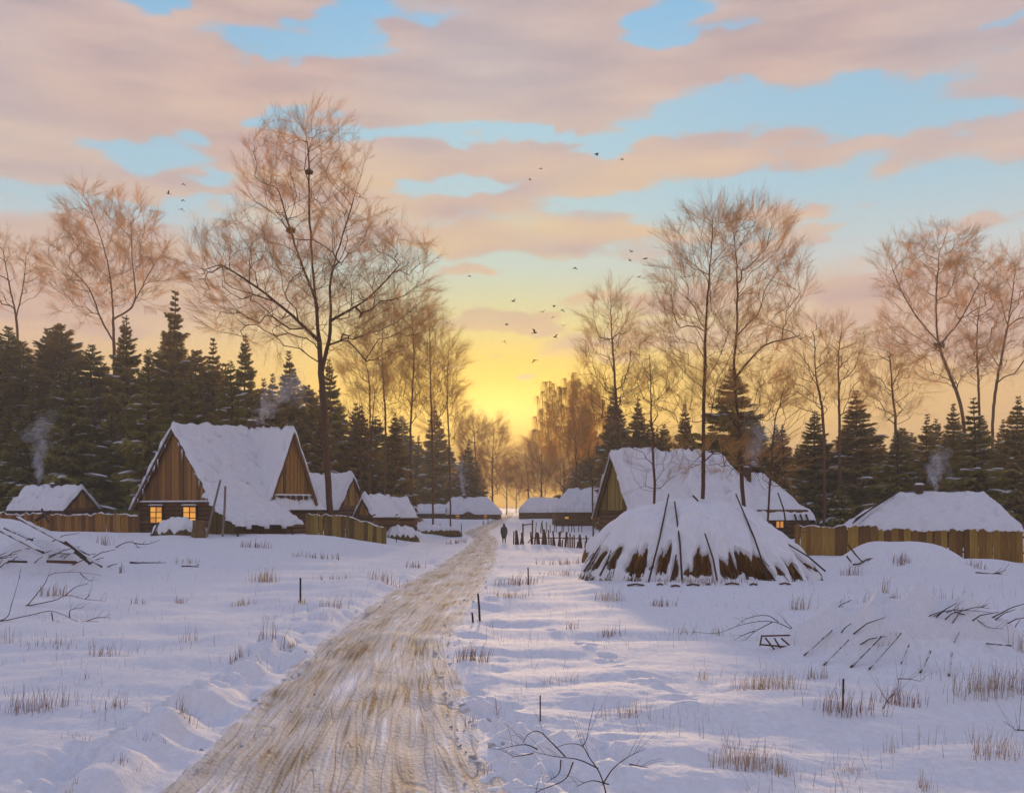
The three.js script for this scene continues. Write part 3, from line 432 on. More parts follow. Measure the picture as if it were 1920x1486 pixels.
// the wood behind them, tree after tree
{
  const edge = [[-200, 600], [0, 592], [100, 592], [170, 604], [205, 650], [260, 600], [330, 610], [380, 650], [480, 660], [560, 690], [640, 700], [700, 735], [780, 770], [845, 790], [885, 850], [905, 900]], edgeR = [[1000, 905], [1050, 870], [1090, 800], [1150, 745], [1200, 760], [1280, 780], [1340, 740], [1420, 745], [1470, 800], [1560, 785], [1640, 770], [1700, 800], [1760, 775], [1860, 752], [2120, 740]];
  const of = (e, x) => { let k = 0; while (k < e.length - 2 && x > e[k + 1][0]) k++; return mixn(e[k][1], e[k + 1][1], (x - e[k][0]) / (e[k + 1][0] - e[k][0])); };
  const rnd = rngOf(99);
  const kindsOf = ['bushyA', 'bushyB', 'bushyC', 'oliveA', 'oliveB', 'brownA', 'brownB', 'purpleA', 'purpleB', 'frontC'];
  for (const [e, x0, x1, step, dark] of [[edge, -190, 905, 33, 0], [edgeR, 1010, 2110, 36, 1]]) for (let row = 0; row < 3; row++) for (let x = x0 + rnd() * 20; x < x1; x += step * (0.7 + rnd() * 0.6)) {
    const d = [150, 134, 120][row] + rnd() * 12 + (x > 742 && x < 1128 ? 85 : 0), kind = kindsOf[Math.floor(rnd() * kindsOf.length)];
    const top = of(e, x) + [4, 60, 120][row] + rnd() * 46;
    if (top > 925 || (row === 2 && rnd() < 0.2)) continue;
    const spot = [[-20, 'just outside the left edge'], [60, 'at the left edge, above the fence'], [130, 'above the small house at the left edge'], [210, 'left of the tall plank gable'], [270, 'at the left slope of the tall plank gable'], [330, 'right above the tall plank gable'], [400, 'behind the front part of the big roof on the left'], [480, 'behind the ridge of the big roof on the left'], [560, 'behind the chimney of the big log house'], [620, 'behind the forked trunk of the tallest bare tree'], [690, 'behind the mossy fence'], [760, 'behind the two sheds'], [830, 'behind the long low barn'], [910, 'behind the far hipped house'], [1060, 'above the far houses right of the road'], [1130, 'behind the house at the picket fence'], [1200, 'at the steep gable on the right'], [1280, 'behind the left half of the steep roof'], [1360, 'behind the right half of the steep roof'], [1430, 'behind the chimney of the lower roof'], [1500, 'at the end of the lower roof'], [1590, 'behind the left end of the ochre fence'], [1680, 'left of the low hipped house'], [1760, 'behind the chimney of the low hipped house'], [1850, 'behind the right half of the low hipped house'], [1925, 'at the right edge'], [3000, 'just outside the right edge']].find(([q]) => x < q)[1];
    const depth = ['back-row', 'middle-row', 'front-row'][row];
    spruce(x, top, d, kind, `${tint[kind]} ${depth} spruce ${spot}`, `spruces of the wood ${spot}`, 0.95 + rnd() * 0.8);
  }
}
// bare trees
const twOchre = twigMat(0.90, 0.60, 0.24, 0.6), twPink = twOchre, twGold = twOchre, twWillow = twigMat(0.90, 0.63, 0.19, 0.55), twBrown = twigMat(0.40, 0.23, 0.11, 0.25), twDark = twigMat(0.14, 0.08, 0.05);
const big = bareTree({ name: 'bare_tree', label: 'tallest bare tree, forked, with a huge ochre crown beside the big house', seed: 3, d: 84, n: 1150, clear: 700, bark: barkDark, limb: barkBrown, twigs: twOchre, rTip: 0.016, pow: 0.46, twig: 1.9, tipSprays: 4, along: 0.8,
  trunks: [[[622, 965], [612, 860], [606, 760], [598, 640], [588, 520], [580, 400], [578, 290], [572, 245]], [[606, 700], [618, 620], [620, 520], [640, 440], [672, 350]], [[592, 560], [560, 480], [540, 420], [515, 340]], [[606, 640], [540, 585], [470, 530], [420, 500]], [[618, 600], [690, 560], [750, 500]]],
  lobes: [[572, 320, 115, 92], [575, 420, 140, 100], [470, 540, 120, 105], [690, 530, 115, 95], [580, 560, 150, 110], [580, 268, 62, 46], [765, 480, 45, 55], [720, 620, 80, 70], [420, 500, 75, 70]] });
bareTree({ name: 'bare_tree', label: 'bare pinkish tree with a double rounded crown above the spruces at the left', group: null, seed: 5, d: 168, n: 480, clear: 640, bark: barkBrown, twigs: twPink, rTip: 0.020, twig: 2.9, tipSprays: 5, along: 0.9, trunks: [[[214, 960], [213, 640], [206, 520], [190, 450], [162, 372]], [[212, 640], [190, 600], [165, 540], [130, 500]], [[213, 600], [250, 570], [248, 480], [245, 420]], [[250, 570], [285, 500], [310, 470]]], lobes: [[175, 420, 70, 70], [150, 500, 75, 80], [245, 470, 70, 90], [275, 520, 55, 60], [170, 550, 70, 60]] });
bareTree({ name: 'bare_tree', label: 'bare pinkish tree cut by the left edge', seed: 6, d: 172, n: 220, clear: 620, bark: barkBrown, twigs: twPink, rTip: 0.024, twig: 2.6, trunks: [[[32, 960], [30, 600], [18, 540], [5, 470]], [[28, 600], [40, 540], [50, 480]]], lobes: [[0, 510, 60, 70], [50, 520, 30, 60], [-50, 520, 40, 70]] });
[[[[720, 960], [722, 780], [716, 660], [720, 590]], [[715, 640, 52, 80], [720, 720, 45, 60]], 118, 250], [[[772, 960], [770, 800], [776, 660], [768, 560]], [[770, 615, 45, 65], [765, 720, 55, 75]], 122, 300], [[[812, 960], [810, 820], [806, 660], [806, 580]], [[806, 630, 36, 62], [810, 730, 50, 80]], 124, 300], [[[845, 960], [842, 840], [838, 720], [842, 650]], [[836, 690, 30, 56], [835, 790, 38, 60]], 126, 220], [[[690, 960], [694, 800], [690, 700], [680, 660]], [[690, 720, 45, 55], [660, 680, 30, 40]], 114, 150]].forEach(([t, lobes, d, n], k) => bareTree({ name: 'bare_tree', label: ['glowing bare tree nearest the tallest tree, with an upright crown', 'glowing bare tree, tallest of the group left of the gap', 'glowing bare tree with a narrow top, second from the gap', 'glowing bare tree at the very edge of the gap', 'thin bare tree just right of the forked trunk'][k], group: 'bare trees left of the gap', seed: 40 + k, d, n, clear: 850, bark: barkBrown, limb: barkGold, twigs: twGold, rTip: 0.013, twig: 2.2, tipSprays: 3, along: 0.7, trunks: [t], lobes }));
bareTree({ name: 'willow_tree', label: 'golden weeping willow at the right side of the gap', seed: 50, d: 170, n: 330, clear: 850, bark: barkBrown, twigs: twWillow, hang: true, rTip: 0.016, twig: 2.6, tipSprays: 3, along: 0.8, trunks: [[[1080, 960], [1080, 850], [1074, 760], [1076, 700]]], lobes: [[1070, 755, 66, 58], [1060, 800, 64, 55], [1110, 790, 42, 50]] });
bareTree({ name: 'bare_tree', label: 'slender bare tree with a pointed crown beside the willow', seed: 51, d: 108, n: 380, clear: 790, bark: barkDark, limb: barkBrown, twigs: twOchre, rTip: 0.018, twig: 2.1, trunks: [[[1163, 960], [1160, 830], [1152, 700], [1146, 600], [1145, 555]]], lobes: [[1146, 600, 44, 50], [1150, 690, 68, 70], [1140, 760, 60, 40]] });
bareTree({ name: 'bare_tree', label: 'tall bare tree with a straight trunk rising from behind the haystack', seed: 52, d: 66, n: 520, clear: 880, bark: barkDark, limb: barkBrown, twigs: twOchre, rTip: 0.0105, twig: 1.5, tipSprays: 4, along: 0.8, trunks: [[[1317, 955], [1320, 800], [1322, 640], [1330, 520], [1336, 440], [1336, 405]]], lobes: [[1325, 450, 72, 58], [1300, 550, 80, 70], [1310, 640, 95, 60], [1290, 740, 80, 60], [1330, 860, 70, 40]] });
bareTree({ name: 'bare_tree', label: 'tall bare tree with a bent trunk, right twin of the pair behind the haystack', seed: 53, d: 67, n: 560, clear: 890, bark: barkDark, limb: barkBrown, twigs: twOchre, rTip: 0.0105, twig: 1.5, tipSprays: 4, along: 0.8, trunks: [[[1400, 965], [1388, 830], [1378, 700], [1382, 600], [1382, 500], [1376, 440]], [[1382, 700], [1430, 650], [1490, 630]]], lobes: [[1400, 450, 70, 60], [1440, 540, 75, 70], [1430, 630, 85, 45], [1400, 740, 90, 60], [1420, 880, 70, 40]] });
bareTree({ name: 'bare_tree', label: 'young bare tree in front of the steep snowy roof, left of the haystack top', seed: 54, d: 64, n: 150, clear: 930, bark: barkDark, limb: barkDark, twigs: twBrown, rTip: 0.012, twig: 1.2, tipSprays: 2, along: 0.35, trunks: [[[1230, 958], [1226, 860], [1220, 740], [1218, 660]]], lobes: [[1220, 720, 50, 60], [1210, 800, 60, 50], [1225, 890, 55, 40]] });
bareTree({ name: 'bare_tree', label: 'small crooked bare tree in front of the lower roof beside the chimney', seed: 55, d: 66, n: 110, clear: 940, bark: barkDark, limb: barkDark, twigs: twBrown, rTip: 0.012, twig: 1.1, tipSprays: 2, along: 0.35, trunks: [[[1435, 965], [1446, 890], [1452, 800], [1470, 730]]], lobes: [[1470, 760, 55, 60], [1450, 830, 50, 50], [1450, 900, 40, 25]] });
[[[[1546, 960], [1543, 780], [1530, 700], [1528, 630]], [[1528, 660, 50, 60], [1520, 730, 50, 50]], 112, 200, 'bare tree with a thin straight stem above the rounded olive spruce'], [[[1576, 960], [1574, 780], [1573, 660], [1580, 610]], [[1580, 660, 40, 50], [1590, 730, 42, 50]], 116, 170, 'thin bare tree close beside the one above the olive spruce'], [[[1682, 960], [1680, 800], [1671, 700], [1668, 650]], [[1668, 690, 45, 50], [1680, 750, 60, 45]], 112, 190, 'small bare tree above the dark spruce with wide boughs']].forEach(([t, lobes, d, n, label], k) => bareTree({ name: 'bare_tree', label, seed: 60 + k, d, n, clear: 800, bark: barkBrown, twigs: twOchre, rTip: 0.019, twig: 2.0, along: 0.5, trunks: [t], lobes }));
const rightTree = bareTree({ name: 'bare_tree', label: 'large bare tree with a leaning trunk and a nest at the right', seed: 70, d: 150, n: 600, clear: 760, bark: barkBrown, twigs: twPink, rTip: 0.018, twig: 2.6, tipSprays: 4, along: 0.8, trunks: [[[1822, 960], [1802, 760], [1780, 700], [1760, 640], [1756, 560], [1762, 470]], [[1758, 640], [1725, 600], [1690, 540], [1665, 480]], [[1760, 650], [1800, 600], [1840, 530]]], lobes: [[1720, 520, 78, 70], [1770, 490, 80, 60], [1830, 540, 70, 75], [1720, 620, 70, 55], [1780, 680, 90, 50]] });
bareTree({ name: 'bare_tree', label: 'bare tree with a thin upright trunk beside the large leaning one', seed: 71, d: 152, n: 160, clear: 740, bark: barkBrown, twigs: twPink, rTip: 0.022, twig: 2.3, trunks: [[[1838, 960], [1836, 740], [1832, 640], [1838, 560]]], lobes: [[1838, 600, 45, 70], [1835, 680, 45, 45]] });
bareTree({ name: 'bare_tree', label: 'bare tree with a forked trunk at the right edge', seed: 72, d: 154, n: 300, clear: 740, bark: barkBrown, twigs: twPink, rTip: 0.022, twig: 2.4, trunks: [[[1862, 960], [1864, 760], [1884, 640], [1892, 600], [1905, 500]], [[1890, 610], [1875, 550], [1870, 500]], [[1870, 690], [1845, 640]]], lobes: [[1905, 540, 55, 75], [1885, 650, 60, 60], [1960, 580, 50, 80]] });
[[[[677, 960], [676, 860], [678, 760], [672, 735]], [[676, 800, 40, 60]], 96], [[[697, 960], [695, 850], [700, 760], [706, 700]], [[702, 780, 40, 70]], 98], [[[1112, 968], [1110, 900], [1104, 850]], [[1104, 870, 42, 42]], 96]].forEach(([t, lobes, d], k) => bareTree({ name: 'bare_tree', label: ['thin dark bare tree behind the mossy fence', 'second thin dark bare tree behind the mossy fence', 'small dark bare tree in front of the far roof, by the picket fence'][k], seed: 80 + k, d, n: 60, clear: 930, bark: barkDark, limb: barkDark, twigs: twDark, rTip: 0.016, twig: 1.4, tipSprays: 1, along: 0.25, trunks: [t], lobes }));
[[[[924, 966], [923, 880], [926, 800]], [[925, 835, 26, 45], [920, 890, 32, 45]], 235, 130, 'hazy bare tree with a rounded top at the far end of the road'], [[[950, 964], [950, 900], [948, 870]], [[945, 900, 22, 35]], 280, 70, 'low hazy bush in the gap just left of the road end'], [[[990, 962], [990, 900], [985, 860]], [[988, 885, 28, 42]], 250, 110, 'pale hazy bare tree beside the gap, low'], [[[1015, 962], [1015, 890], [1016, 835]], [[1014, 865, 32, 44], [1024, 905, 40, 34]], 235, 140, 'pale hazy bare tree above the far snowy roofs, left'], [[[1058, 962], [1058, 900], [1056, 850]], [[1056, 880, 34, 42]], 228, 120, 'pale hazy bare tree above the far snowy roofs, right'], [[[968, 962], [968, 920], [968, 895]], [[968, 918, 18, 24]], 300, 50, 'farthest low bush in the gap above the road end'], [[[893, 966], [893, 880], [888, 800]], [[886, 835, 26, 52], [885, 900, 32, 42]], 215, 120, 'hazy bare tree left of the gap, behind the far hipped house']].forEach(([t, lobes, d, n, label], k) => bareTree({ name: 'bare_tree', label, group: 'hazy trees at the end of the road', seed: 90 + k, d, n: Math.round(n * 1.6), clear: 945, bark: barkBrown, twigs: twOchre, rTip: 0.026, twig: 3.2, tipSprays: 5, along: 1, trunks: [t], lobes }));
// nests in the crowns
const nestG = (() => { const g = new Geo(), rnd = rngOf(8); for (let k = 0; k < 90; k++) { const a = rnd() * 2 * PI, b = (rnd() - 0.5) * 1.2, p = new V3(Math.cos(a) * Math.cos(b), Math.sin(b) * 0.8, Math.sin(a) * Math.cos(b)).multiplyScalar(0.38), t = new V3(-Math.sin(a), rnd() - 0.5, Math.cos(a)).multiplyScalar(0.34); g.tube([p.clone().sub(t), p.clone().multiplyScalar(1.1), p.clone().add(t)], 0.035, 3, false); } return g.build(); })();
const nestMat = twigMat(0.12, 0.05, 0.028);
for (const [px, py, d, s, label, T] of [[544, 430, 84, 0.75, 'dark bird nest in a fork of the tallest bare tree', big], [618, 333, 84, 0.65, 'small bird nest high in the crown of the tallest bare tree', big], [1757, 650, 150, 1.5, 'large bird nest in the fork of the leaning tree at the right', rightTree]]) {
  const want = at(px, py, d).sub(T.root); let b = 1e9, bi = 0; T.P.forEach((p, i) => { const q = (p.x - want.x) ** 2 + (p.y - want.y) ** 2 + 0.15 * (p.z - want.z) ** 2; if (q < b && T.rOf(i) > 0.04) { b = q; bi = i; } });
  const m = one('bird_nest', nestG, nestMat, label, 'nest', T.P[bi].clone().add(T.root), 'bird nests in the bare crowns'); m.scale.setScalar(s);
}
// ------------------------------------------------------------------ houses
RectAreaLightUniformsLib.init();
const litPane = new THREE.MeshStandardMaterial({ color: new THREE.Color().setRGB(0.5, 0.3, 0.1), emissive: new THREE.Color().setRGB(1.0, 0.42, 0.05), emissiveIntensity: 0.62, roughness: 0.3 });
const litPaneB = litPane.clone(); litPaneB.emissiveIntensity = 0.42; litPaneB.emissive.setRGB(1, 0.36, 0.04);
const farPane = litPane.clone(); farPane.emissiveIntensity = 1.1;
const chimneyMats = [wood(0.17, 0.085, 0.06), wood(0.21, 0.10, 0.07)];
const strawMat = (() => { const t = dataTex(256, 256, (u, v) => { const l = 0.5 * loop(u, v, 70, 5) + 0.4 * loop(u, v, 120, 12, 8) + 0.4 * loop(u, v, 10, 6, 3), k = 0.62 + 0.42 * l; return [k, k * 0.93, k * 0.8]; }); const b = dataTex(256, 256, (u, v) => 0.5 + 0.4 * loop(u, v, 80, 6), false); const m = new THREE.MeshStandardMaterial({ map: t, bumpMap: b, bumpScale: 0.06, roughness: 1 }); m.color.setRGB(0.56, 0.30, 0.11); return m; })();
const mossStraw = strawMat.clone(); mossStraw.color.setRGB(0.36, 0.27, 0.09);

const snowTop = (h, thick, seed) => (x, z, ex, ez) => { const r = 0.22, a = Math.min(1, Math.min(ex, ez) / r), round = Math.sqrt(Math.max(0, 1 - (1 - a) ** 2)); return h(x, z) + 0.03 + thick * round * Math.max(0.05, 1 + 0.34 * N2(x * 0.5 + seed, z * 0.5) + 0.2 * N2(x * 1.3 + seed, z * 1.1) + 0.12 * N2(x * 3.3 + seed, z * 3.3) - 1.5 * ss(0.62, 0.8, N2(x * 0.8 + seed * 3, z * 0.8))); };
function roofParts(parent, h, x0, x1, z0, z1, thick, seed, snowName = 'roof_snow') {
  const nx = Math.max(16, Math.round((x1 - x0) / 0.14)) * 1, nz = Math.max(12, Math.round((z1 - z0) / 0.18));
  const ev = nx % 2 ? nx + 1 : nx;
  const deck = add('roof', slab((x, z) => h(x, z) - 0.02, (x, z) => h(x, z) - 0.16, x0 + 0.10, x1 - 0.10, z0 + 0.10, z1 - 0.10, ev, nz), darkWood, parent);
  add(snowName, slab(snowTop(h, thick, seed), (x, z) => h(x, z) + 0.0, x0, x1, z0, z1, ev, nz, 0.09, seed), roofSnow, parent);
  return deck;
}
// logs laid in courses along one side, from a to b in the house's own x and z
function logWall(parent, a, b, h, mats = logMats, courses, seed = 1) {
  const rnd = rngOf(seed), n = courses ?? Math.max(3, Math.round(h / 0.42)), r = h / n / 2, L = a.distanceTo(b), dir = b.clone().sub(a).normalize();
  const geo = new THREE.CylinderGeometry(r * 1.04, r * 1.04, L + 0.5, 9); { const u = geo.attributes.uv; for (let k = 0; k < u.count; k++) u.setXY(k, u.getX(k) * 0.8, u.getY(k) * L * 0.3); }
  const q = new THREE.Quaternion().setFromUnitVectors(new V3(0, 1, 0), dir);
  for (let k = 0; k < n; k++) { const m = add('log', geo, mats[Math.floor(rnd() * mats.length)], parent); m.position.copy(a).lerp(b, 0.5).setY(r + k * r * 2 + 0.0); m.quaternion.copy(q); m.rotateY(rnd() * 6); }
}
// upright boards that fill a gable: bottom y0, top given by the roof
function gable(parent, z, half, y0, top, width, mats, seed, axis = 'z', cx = 0) {
  const rnd = rngOf(seed), holder = add('gable', axis === 'z' ? bx(half * 2 - 0.1, 0.14, 0.10, cx, y0 + 0.02, z - 0.06) : bx(0.10, 0.14, half * 2 - 0.1, z - 0.06, y0 + 0.02, cx), darkWood, parent);
  for (let x = -half + 0.02; x < half - 0.06;) {
    const w = Math.min(width * (0.75 + rnd() * 0.5), half - x), a = x + 0.022, b = x + w - 0.022, ya = Math.max(y0 + 0.06, top(cx + a)), yb = Math.max(y0 + 0.06, top(cx + b)), d = 0.035 + rnd() * 0.06, drop = rnd() * 0.10, s = new THREE.Shape([new THREE.Vector2(a, y0 - drop), new THREE.Vector2(b, y0 - drop), new THREE.Vector2(b, yb)]);
    if (a < 0 && b > 0) s.lineTo(0, Math.max(ya, yb, top(cx))); s.lineTo(a, ya); s.closePath();
    const g = new THREE.ExtrudeGeometry(s, { depth: d, bevelEnabled: false }); if (axis === 'x') g.rotateY(PI / 2).translate(0, 0, 0);
    const m = add('plank', g, mats[Math.floor(rnd() * mats.length)], holder);
    if (axis === 'z') m.position.set(cx, 0, z); else { m.position.set(z, 0, cx); }
    x += w;
  }
  return holder;
}
// a lit window facing the house's +z (turn it for the other sides): frame, glazing bars and panes
function litWindow(parent, x, y, z, w, h, cols, rows, turn = 0, glow = litPane, bright = 0) {
  const f = add('window', mergeGeometries([bx(w + 0.24, 0.12, 0.12, 0, h / 2 + 0.06), bx(w + 0.30, 0.12, 0.16, 0, -h / 2 - 0.06), bx(0.12, h, 0.12, -w / 2 - 0.06), bx(0.12, h, 0.12, w / 2 + 0.06)]), darkWood, parent);
  f.position.set(x, y, z); f.rotation.y = turn;
  const pw = w / cols, ph = h / rows, pane = new THREE.BoxGeometry(pw - 0.07, ph - 0.05, 0.02);
  for (let i = 0; i < cols; i++) for (let j = 0; j < rows; j++) { const m = add('pane', pane, (i + j) % 3 ? glow : litPaneB, f); m.position.set(-w / 2 + pw * (i + 0.5), -h / 2 + ph * (j + 0.5), -0.02); }
  for (let i = 1; i < cols; i++) add('glazing_bar', bx(0.08, h, 0.06, -w / 2 + pw * i, 0, 0), darkWood, f);
  for (let j = 1; j < rows; j++) add('glazing_bar', bx(w, 0.06, 0.05, 0, -h / 2 + ph * j, 0), darkWood, f);
  if (bright) { add('sill_snow', slab((xx, zz, ex, ez) => 0.02 + 0.07 * Math.sqrt(Math.min(1, Math.min(ex, ez) / 0.06)), () => 0, -w / 2 - 0.14, w / 2 + 0.14, -0.06, 0.1, 12, 6), snowMat, f).position.set(0, h / 2 + 0.12, 0.02);
    const l = new THREE.RectAreaLight(new THREE.Color().setRGB(1, 0.55, 0.14), bright, w, h); l.name = 'window_light'; l.position.set(x + Math.sin(turn) * 0.1, y, z + Math.cos(turn) * 0.1); l.rotation.y = turn + PI; parent.add(l); }
  return f;
}
function chimney(parent, x, y, z, w, h) {
  const c = add('chimney', bx(w, h, w, x, y + h / 2, z), chimneyMats[0], parent);
  add('chimney_cap', bx(w + 0.14, 0.14, w + 0.14, x, y + h + 0.07, z), chimneyMats[1], c); add('cap_snow', slab((a, b, ex, ez) => 0.02 + 0.12 * Math.sqrt(Math.min(1, Math.min(ex, ez) / 0.1)), () => 0, -w / 2 - 0.07, -w / 5, -w / 2 - 0.07, w / 2 + 0.07, 6, 8).translate(x, y + h + 0.15, z), snowMat, c);
  return c;
}
function icicles(parent, n, where, seed) { const rnd = rngOf(seed); for (let k = 0; k < n; k++) { const L = 0.25 + rnd() * rnd() * 0.7, g = new THREE.ConeGeometry(0.035 + L * 0.04, L, 6); g.rotateX(PI).translate(0, -L / 2, 0); const m = add('icicle', g, ice, parent); m.position.copy(where(rnd())); } }

// the big house on the left: front gable turned to the left, a steep cross gable to the right, a low lean-to
{
  const d = 80, base = new V3(X(336, d), 0, -d); base.y = 0.95;
  const hs = thing('log_house', 'big log house with tall plank gable and two lit windows, left of the road', 'house', base, -40 * PI / 180);
  const W = 5.55, over = 0.7, L = 9.2, ridge = 8.4, sl = 1.04, eaveWall = ridge - W * sl, h = (x, z) => ridge - Math.sqrt(x * x + 0.004) * sl;
  const wallH = eaveWall - 0.05;
  logWall(hs, new V3(-W, 0, 0), new V3(W, 0, 0), wallH, logMats, 7, 1); logWall(hs, new V3(-W, 0, -L), new V3(W, 0, -L), wallH, logMats, 7, 2); logWall(hs, new V3(-W, 0, -L), new V3(-W, 0, 0), wallH, logMats, 7, 3); logWall(hs, new V3(W, 0, -L), new V3(W, 0, 0), wallH, logMats, 7, 4);
  gable(hs, 0.26, W + 0.05, wallH + 0.02, (x) => h(x) - 0.16, 0.56, plankMats, 5);
  add('ledge_snow', slab((x, z, ex, ez) => 0.02 + 0.10 * Math.sqrt(Math.min(1, Math.min(ex, ez) / 0.08)), () => 0, -W, W, -0.1, 0.12, 60, 6, 0.03, 3), snowMat, hs).position.set(0, wallH - 0.04, 0.36);
  add('rafter_board', new Geo().build(), darkWood, hs); hs.children.pop();
  for (const s of [-1, 1]) { const len = Math.hypot(W + over, (W + over) * sl), b = add('barge_board', bx(len, 0.26, 0.07), plankMats[3], hs); b.position.set(s * (W + over) / 2, ridge - (W + over) / 2 * sl - 0.24, 0.60); b.rotation.z = -s * Math.atan(sl); }
  roofParts(hs, h, -W - over, W + over, -L - 0.4, 0.78, 0.52, 1);
  litWindow(hs, -2.9, 1.5, 0.30, 1.8, 1.3, 2, 3, 0, litPane, 0.6); litWindow(hs, 1.9, 1.5, 0.30, 1.8, 1.3, 2, 3, 0, litPane, 0.6);
  icicles(hs, 20, (r) => { const s = r < 0.62 ? -1 : 1, t = r < 0.62 ? r / 0.62 : (r - 0.62) / 0.38; return new V3(s * (0.4 + t * 5), ridge - (0.4 + t * 5) * sl - 0.30, 0.66); }, 6);
  // cross gable
  const wz = -6.4, hw = 1.9, face = 5.7, sl2 = 2.45, ov2 = 0.42, r2 = ridge - 0.1, h2 = (x, z) => r2 - Math.sqrt((z - wz) ** 2 + 0.004) * sl2;
  logWall(hs, new V3(face, 0, wz - hw), new V3(face, 0, wz + hw), 3.0, logMats, 7, 7);
  gable(hs, face + 0.24, hw, 3.1, (z) => Math.min(h2(0, wz + z) - 0.2, 9), 0.34, plankMats, 9, 'x', 0).position.z = wz;
  for (const s of [-1, 1]) { const len = Math.hypot(hw + ov2, (hw + ov2) * sl2), b = add('barge_board', bx(0.07, 0.24, len), plankMats[3], hs); b.position.set(face + 0.50, r2 - (hw + ov2) / 2 * sl2 - 0.36, wz + s * (hw + ov2) / 2); b.rotation.x = s * Math.atan(sl2); }
  roofParts(hs, h2, 0.2, face + 0.62, wz - hw - ov2, wz + hw + ov2, 0.5, 4);
  icicles(hs, 6, (r) => new V3(face + 0.4, 3.12, wz - 1.6 + r * 3.2), 16);
  add('ledge_snow', slab((x, z, ex, ez) => 0.02 + 0.10 * Math.sqrt(Math.min(1, Math.min(ex, ez) / 0.08)), () => 0, -0.1, 0.12, -hw, hw, 6, 30, 0.03, 5), snowMat, hs).position.set(face + 0.34, 3.06, wz);
  chimney(hs, -0.5, ridge - 1.4, -7.4, 0.7, 2.3);
  // lean-to with ragged snow and straw stuffed under it
  const hl = (x, z) => 2.85 - (x - 5.0) * 0.52 + 0.10 * N2(x * 0.9, z * 0.7);
  add('straw_stack', slab((x, z, ex, ez) => Math.max(0.1, hl(x, z) - 0.25 - 0.3 * (1 - Math.min(1, Math.min(ex, ez) / 0.3))), () => -0.4, 5.4, 8.0, -4.2, 0.6, 24, 40, 0.12, 7), mossStraw, hs);
  const ls = add('lean_to_roof', slab((x, z) => hl(x, z) - 0.06, (x, z) => hl(x, z) - 0.16, 5.2, 8.5, -4.4, 0.9, 12, 16), darkWood, hs);
  add('lean_to_snow', slab((x, z, ex, ez) => hl(x, z) + 0.36 * Math.sqrt(Math.min(1, Math.min(ex, ez) / 0.25)) * (1 + 0.3 * N2(x * 1.5, z * 1.5)), (x, z) => hl(x, z) - 0.02, 4.9, 9.0, -5.0, 1.15, 40, 56, 0.22, 8), roofSnow, ls);
  for (const z of [-4.2, -2.6, -1.0, 0.7]) add('prop', new Geo().tube([new V3(9.4, -0.5, z + 0.2), new V3(8.2, hl(8.2, z), z)], 0.085, 6).build(), darkWood, hs);
  for (const z of [-3.4, -1.8, -0.2]) { const m = add('snow_drip', snowLump, snowMat, hs); m.position.set(8.85, 0.7, z); m.scale.set(0.2, 0.55, 0.34); }
}
// house on the right behind the haystack: long steep roof, gable to the left, lower part with a chimney
{
  const d = 88, base = new V3(X(1160, d), 0.35, -d), hs = thing('log_house', 'large house with a steep snowy roof behind the haystack', 'house', base, -70 * PI / 180);
  const W = 3.3, over = 0.5, L1 = 9.6, ridge = 7.35, sl = 1.45, h = (x, z) => Math.min(ridge - Math.sqrt(x * x + 0.004) * sl, ridge + (z + L1) * 1.5 + 0.2);
  const wallH = ridge - W * sl - 0.05;
  logWall(hs, new V3(-W, 0, 0), new V3(W, 0, 0), wallH, logMats, 6, 11); logWall(hs, new V3(W, 0, -17), new V3(W, 0, 0), wallH, logMats, 6, 12); logWall(hs, new V3(-W, 0, -17), new V3(-W, 0, 0), wallH, logMats, 6, 13); logWall(hs, new V3(-W, 0, -17), new V3(W, 0, -17), wallH * 0.95, logMats, 6, 14);
  gable(hs, 0.28, W + 0.05, wallH, (x) => ridge - Math.abs(x) * sl - 0.2, 0.44, mossMats, 15);
  for (const s of [-1, 1]) { const len = Math.hypot(W + over, (W + over) * sl), b = add('barge_board', bx(len, 0.26, 0.07), plankMats[3], hs); b.position.set(s * (W + over) / 2, ridge - (W + over) / 2 * sl - 0.3, 0.58); b.rotation.z = -s * Math.atan(sl); }
  roofParts(hs, h, -W - over, W + over, -L1 - 2.2, 0.85, 0.55, 21);
  const r2 = 5.6, sl2 = 1.06, h2 = (x, z) => Math.min(r2 - Math.sqrt(x * x + 0.004) * sl2, r2 + (z + 14.6) * 1.35);
  roofParts(hs, h2, -W - over, W + over, -17.8, -L1 + 0.3, 0.36, 22);
  chimney(hs, 0.5, r2 - 0.6, -12.6, 0.6, 1.2);
  litWindow(hs, W + 0.3, 1.2, -14.0, 0.8, 0.6, 2, 1, PI / 2, litPaneB);
  for (const z of [-15.6, -16.2, -16.8]) add('prop', new Geo().tube([new V3(W + 1.3, 0, z), new V3(W + 0.5, 2.1, z + 0.2)], 0.09, 6).build(), darkWood, hs);
}
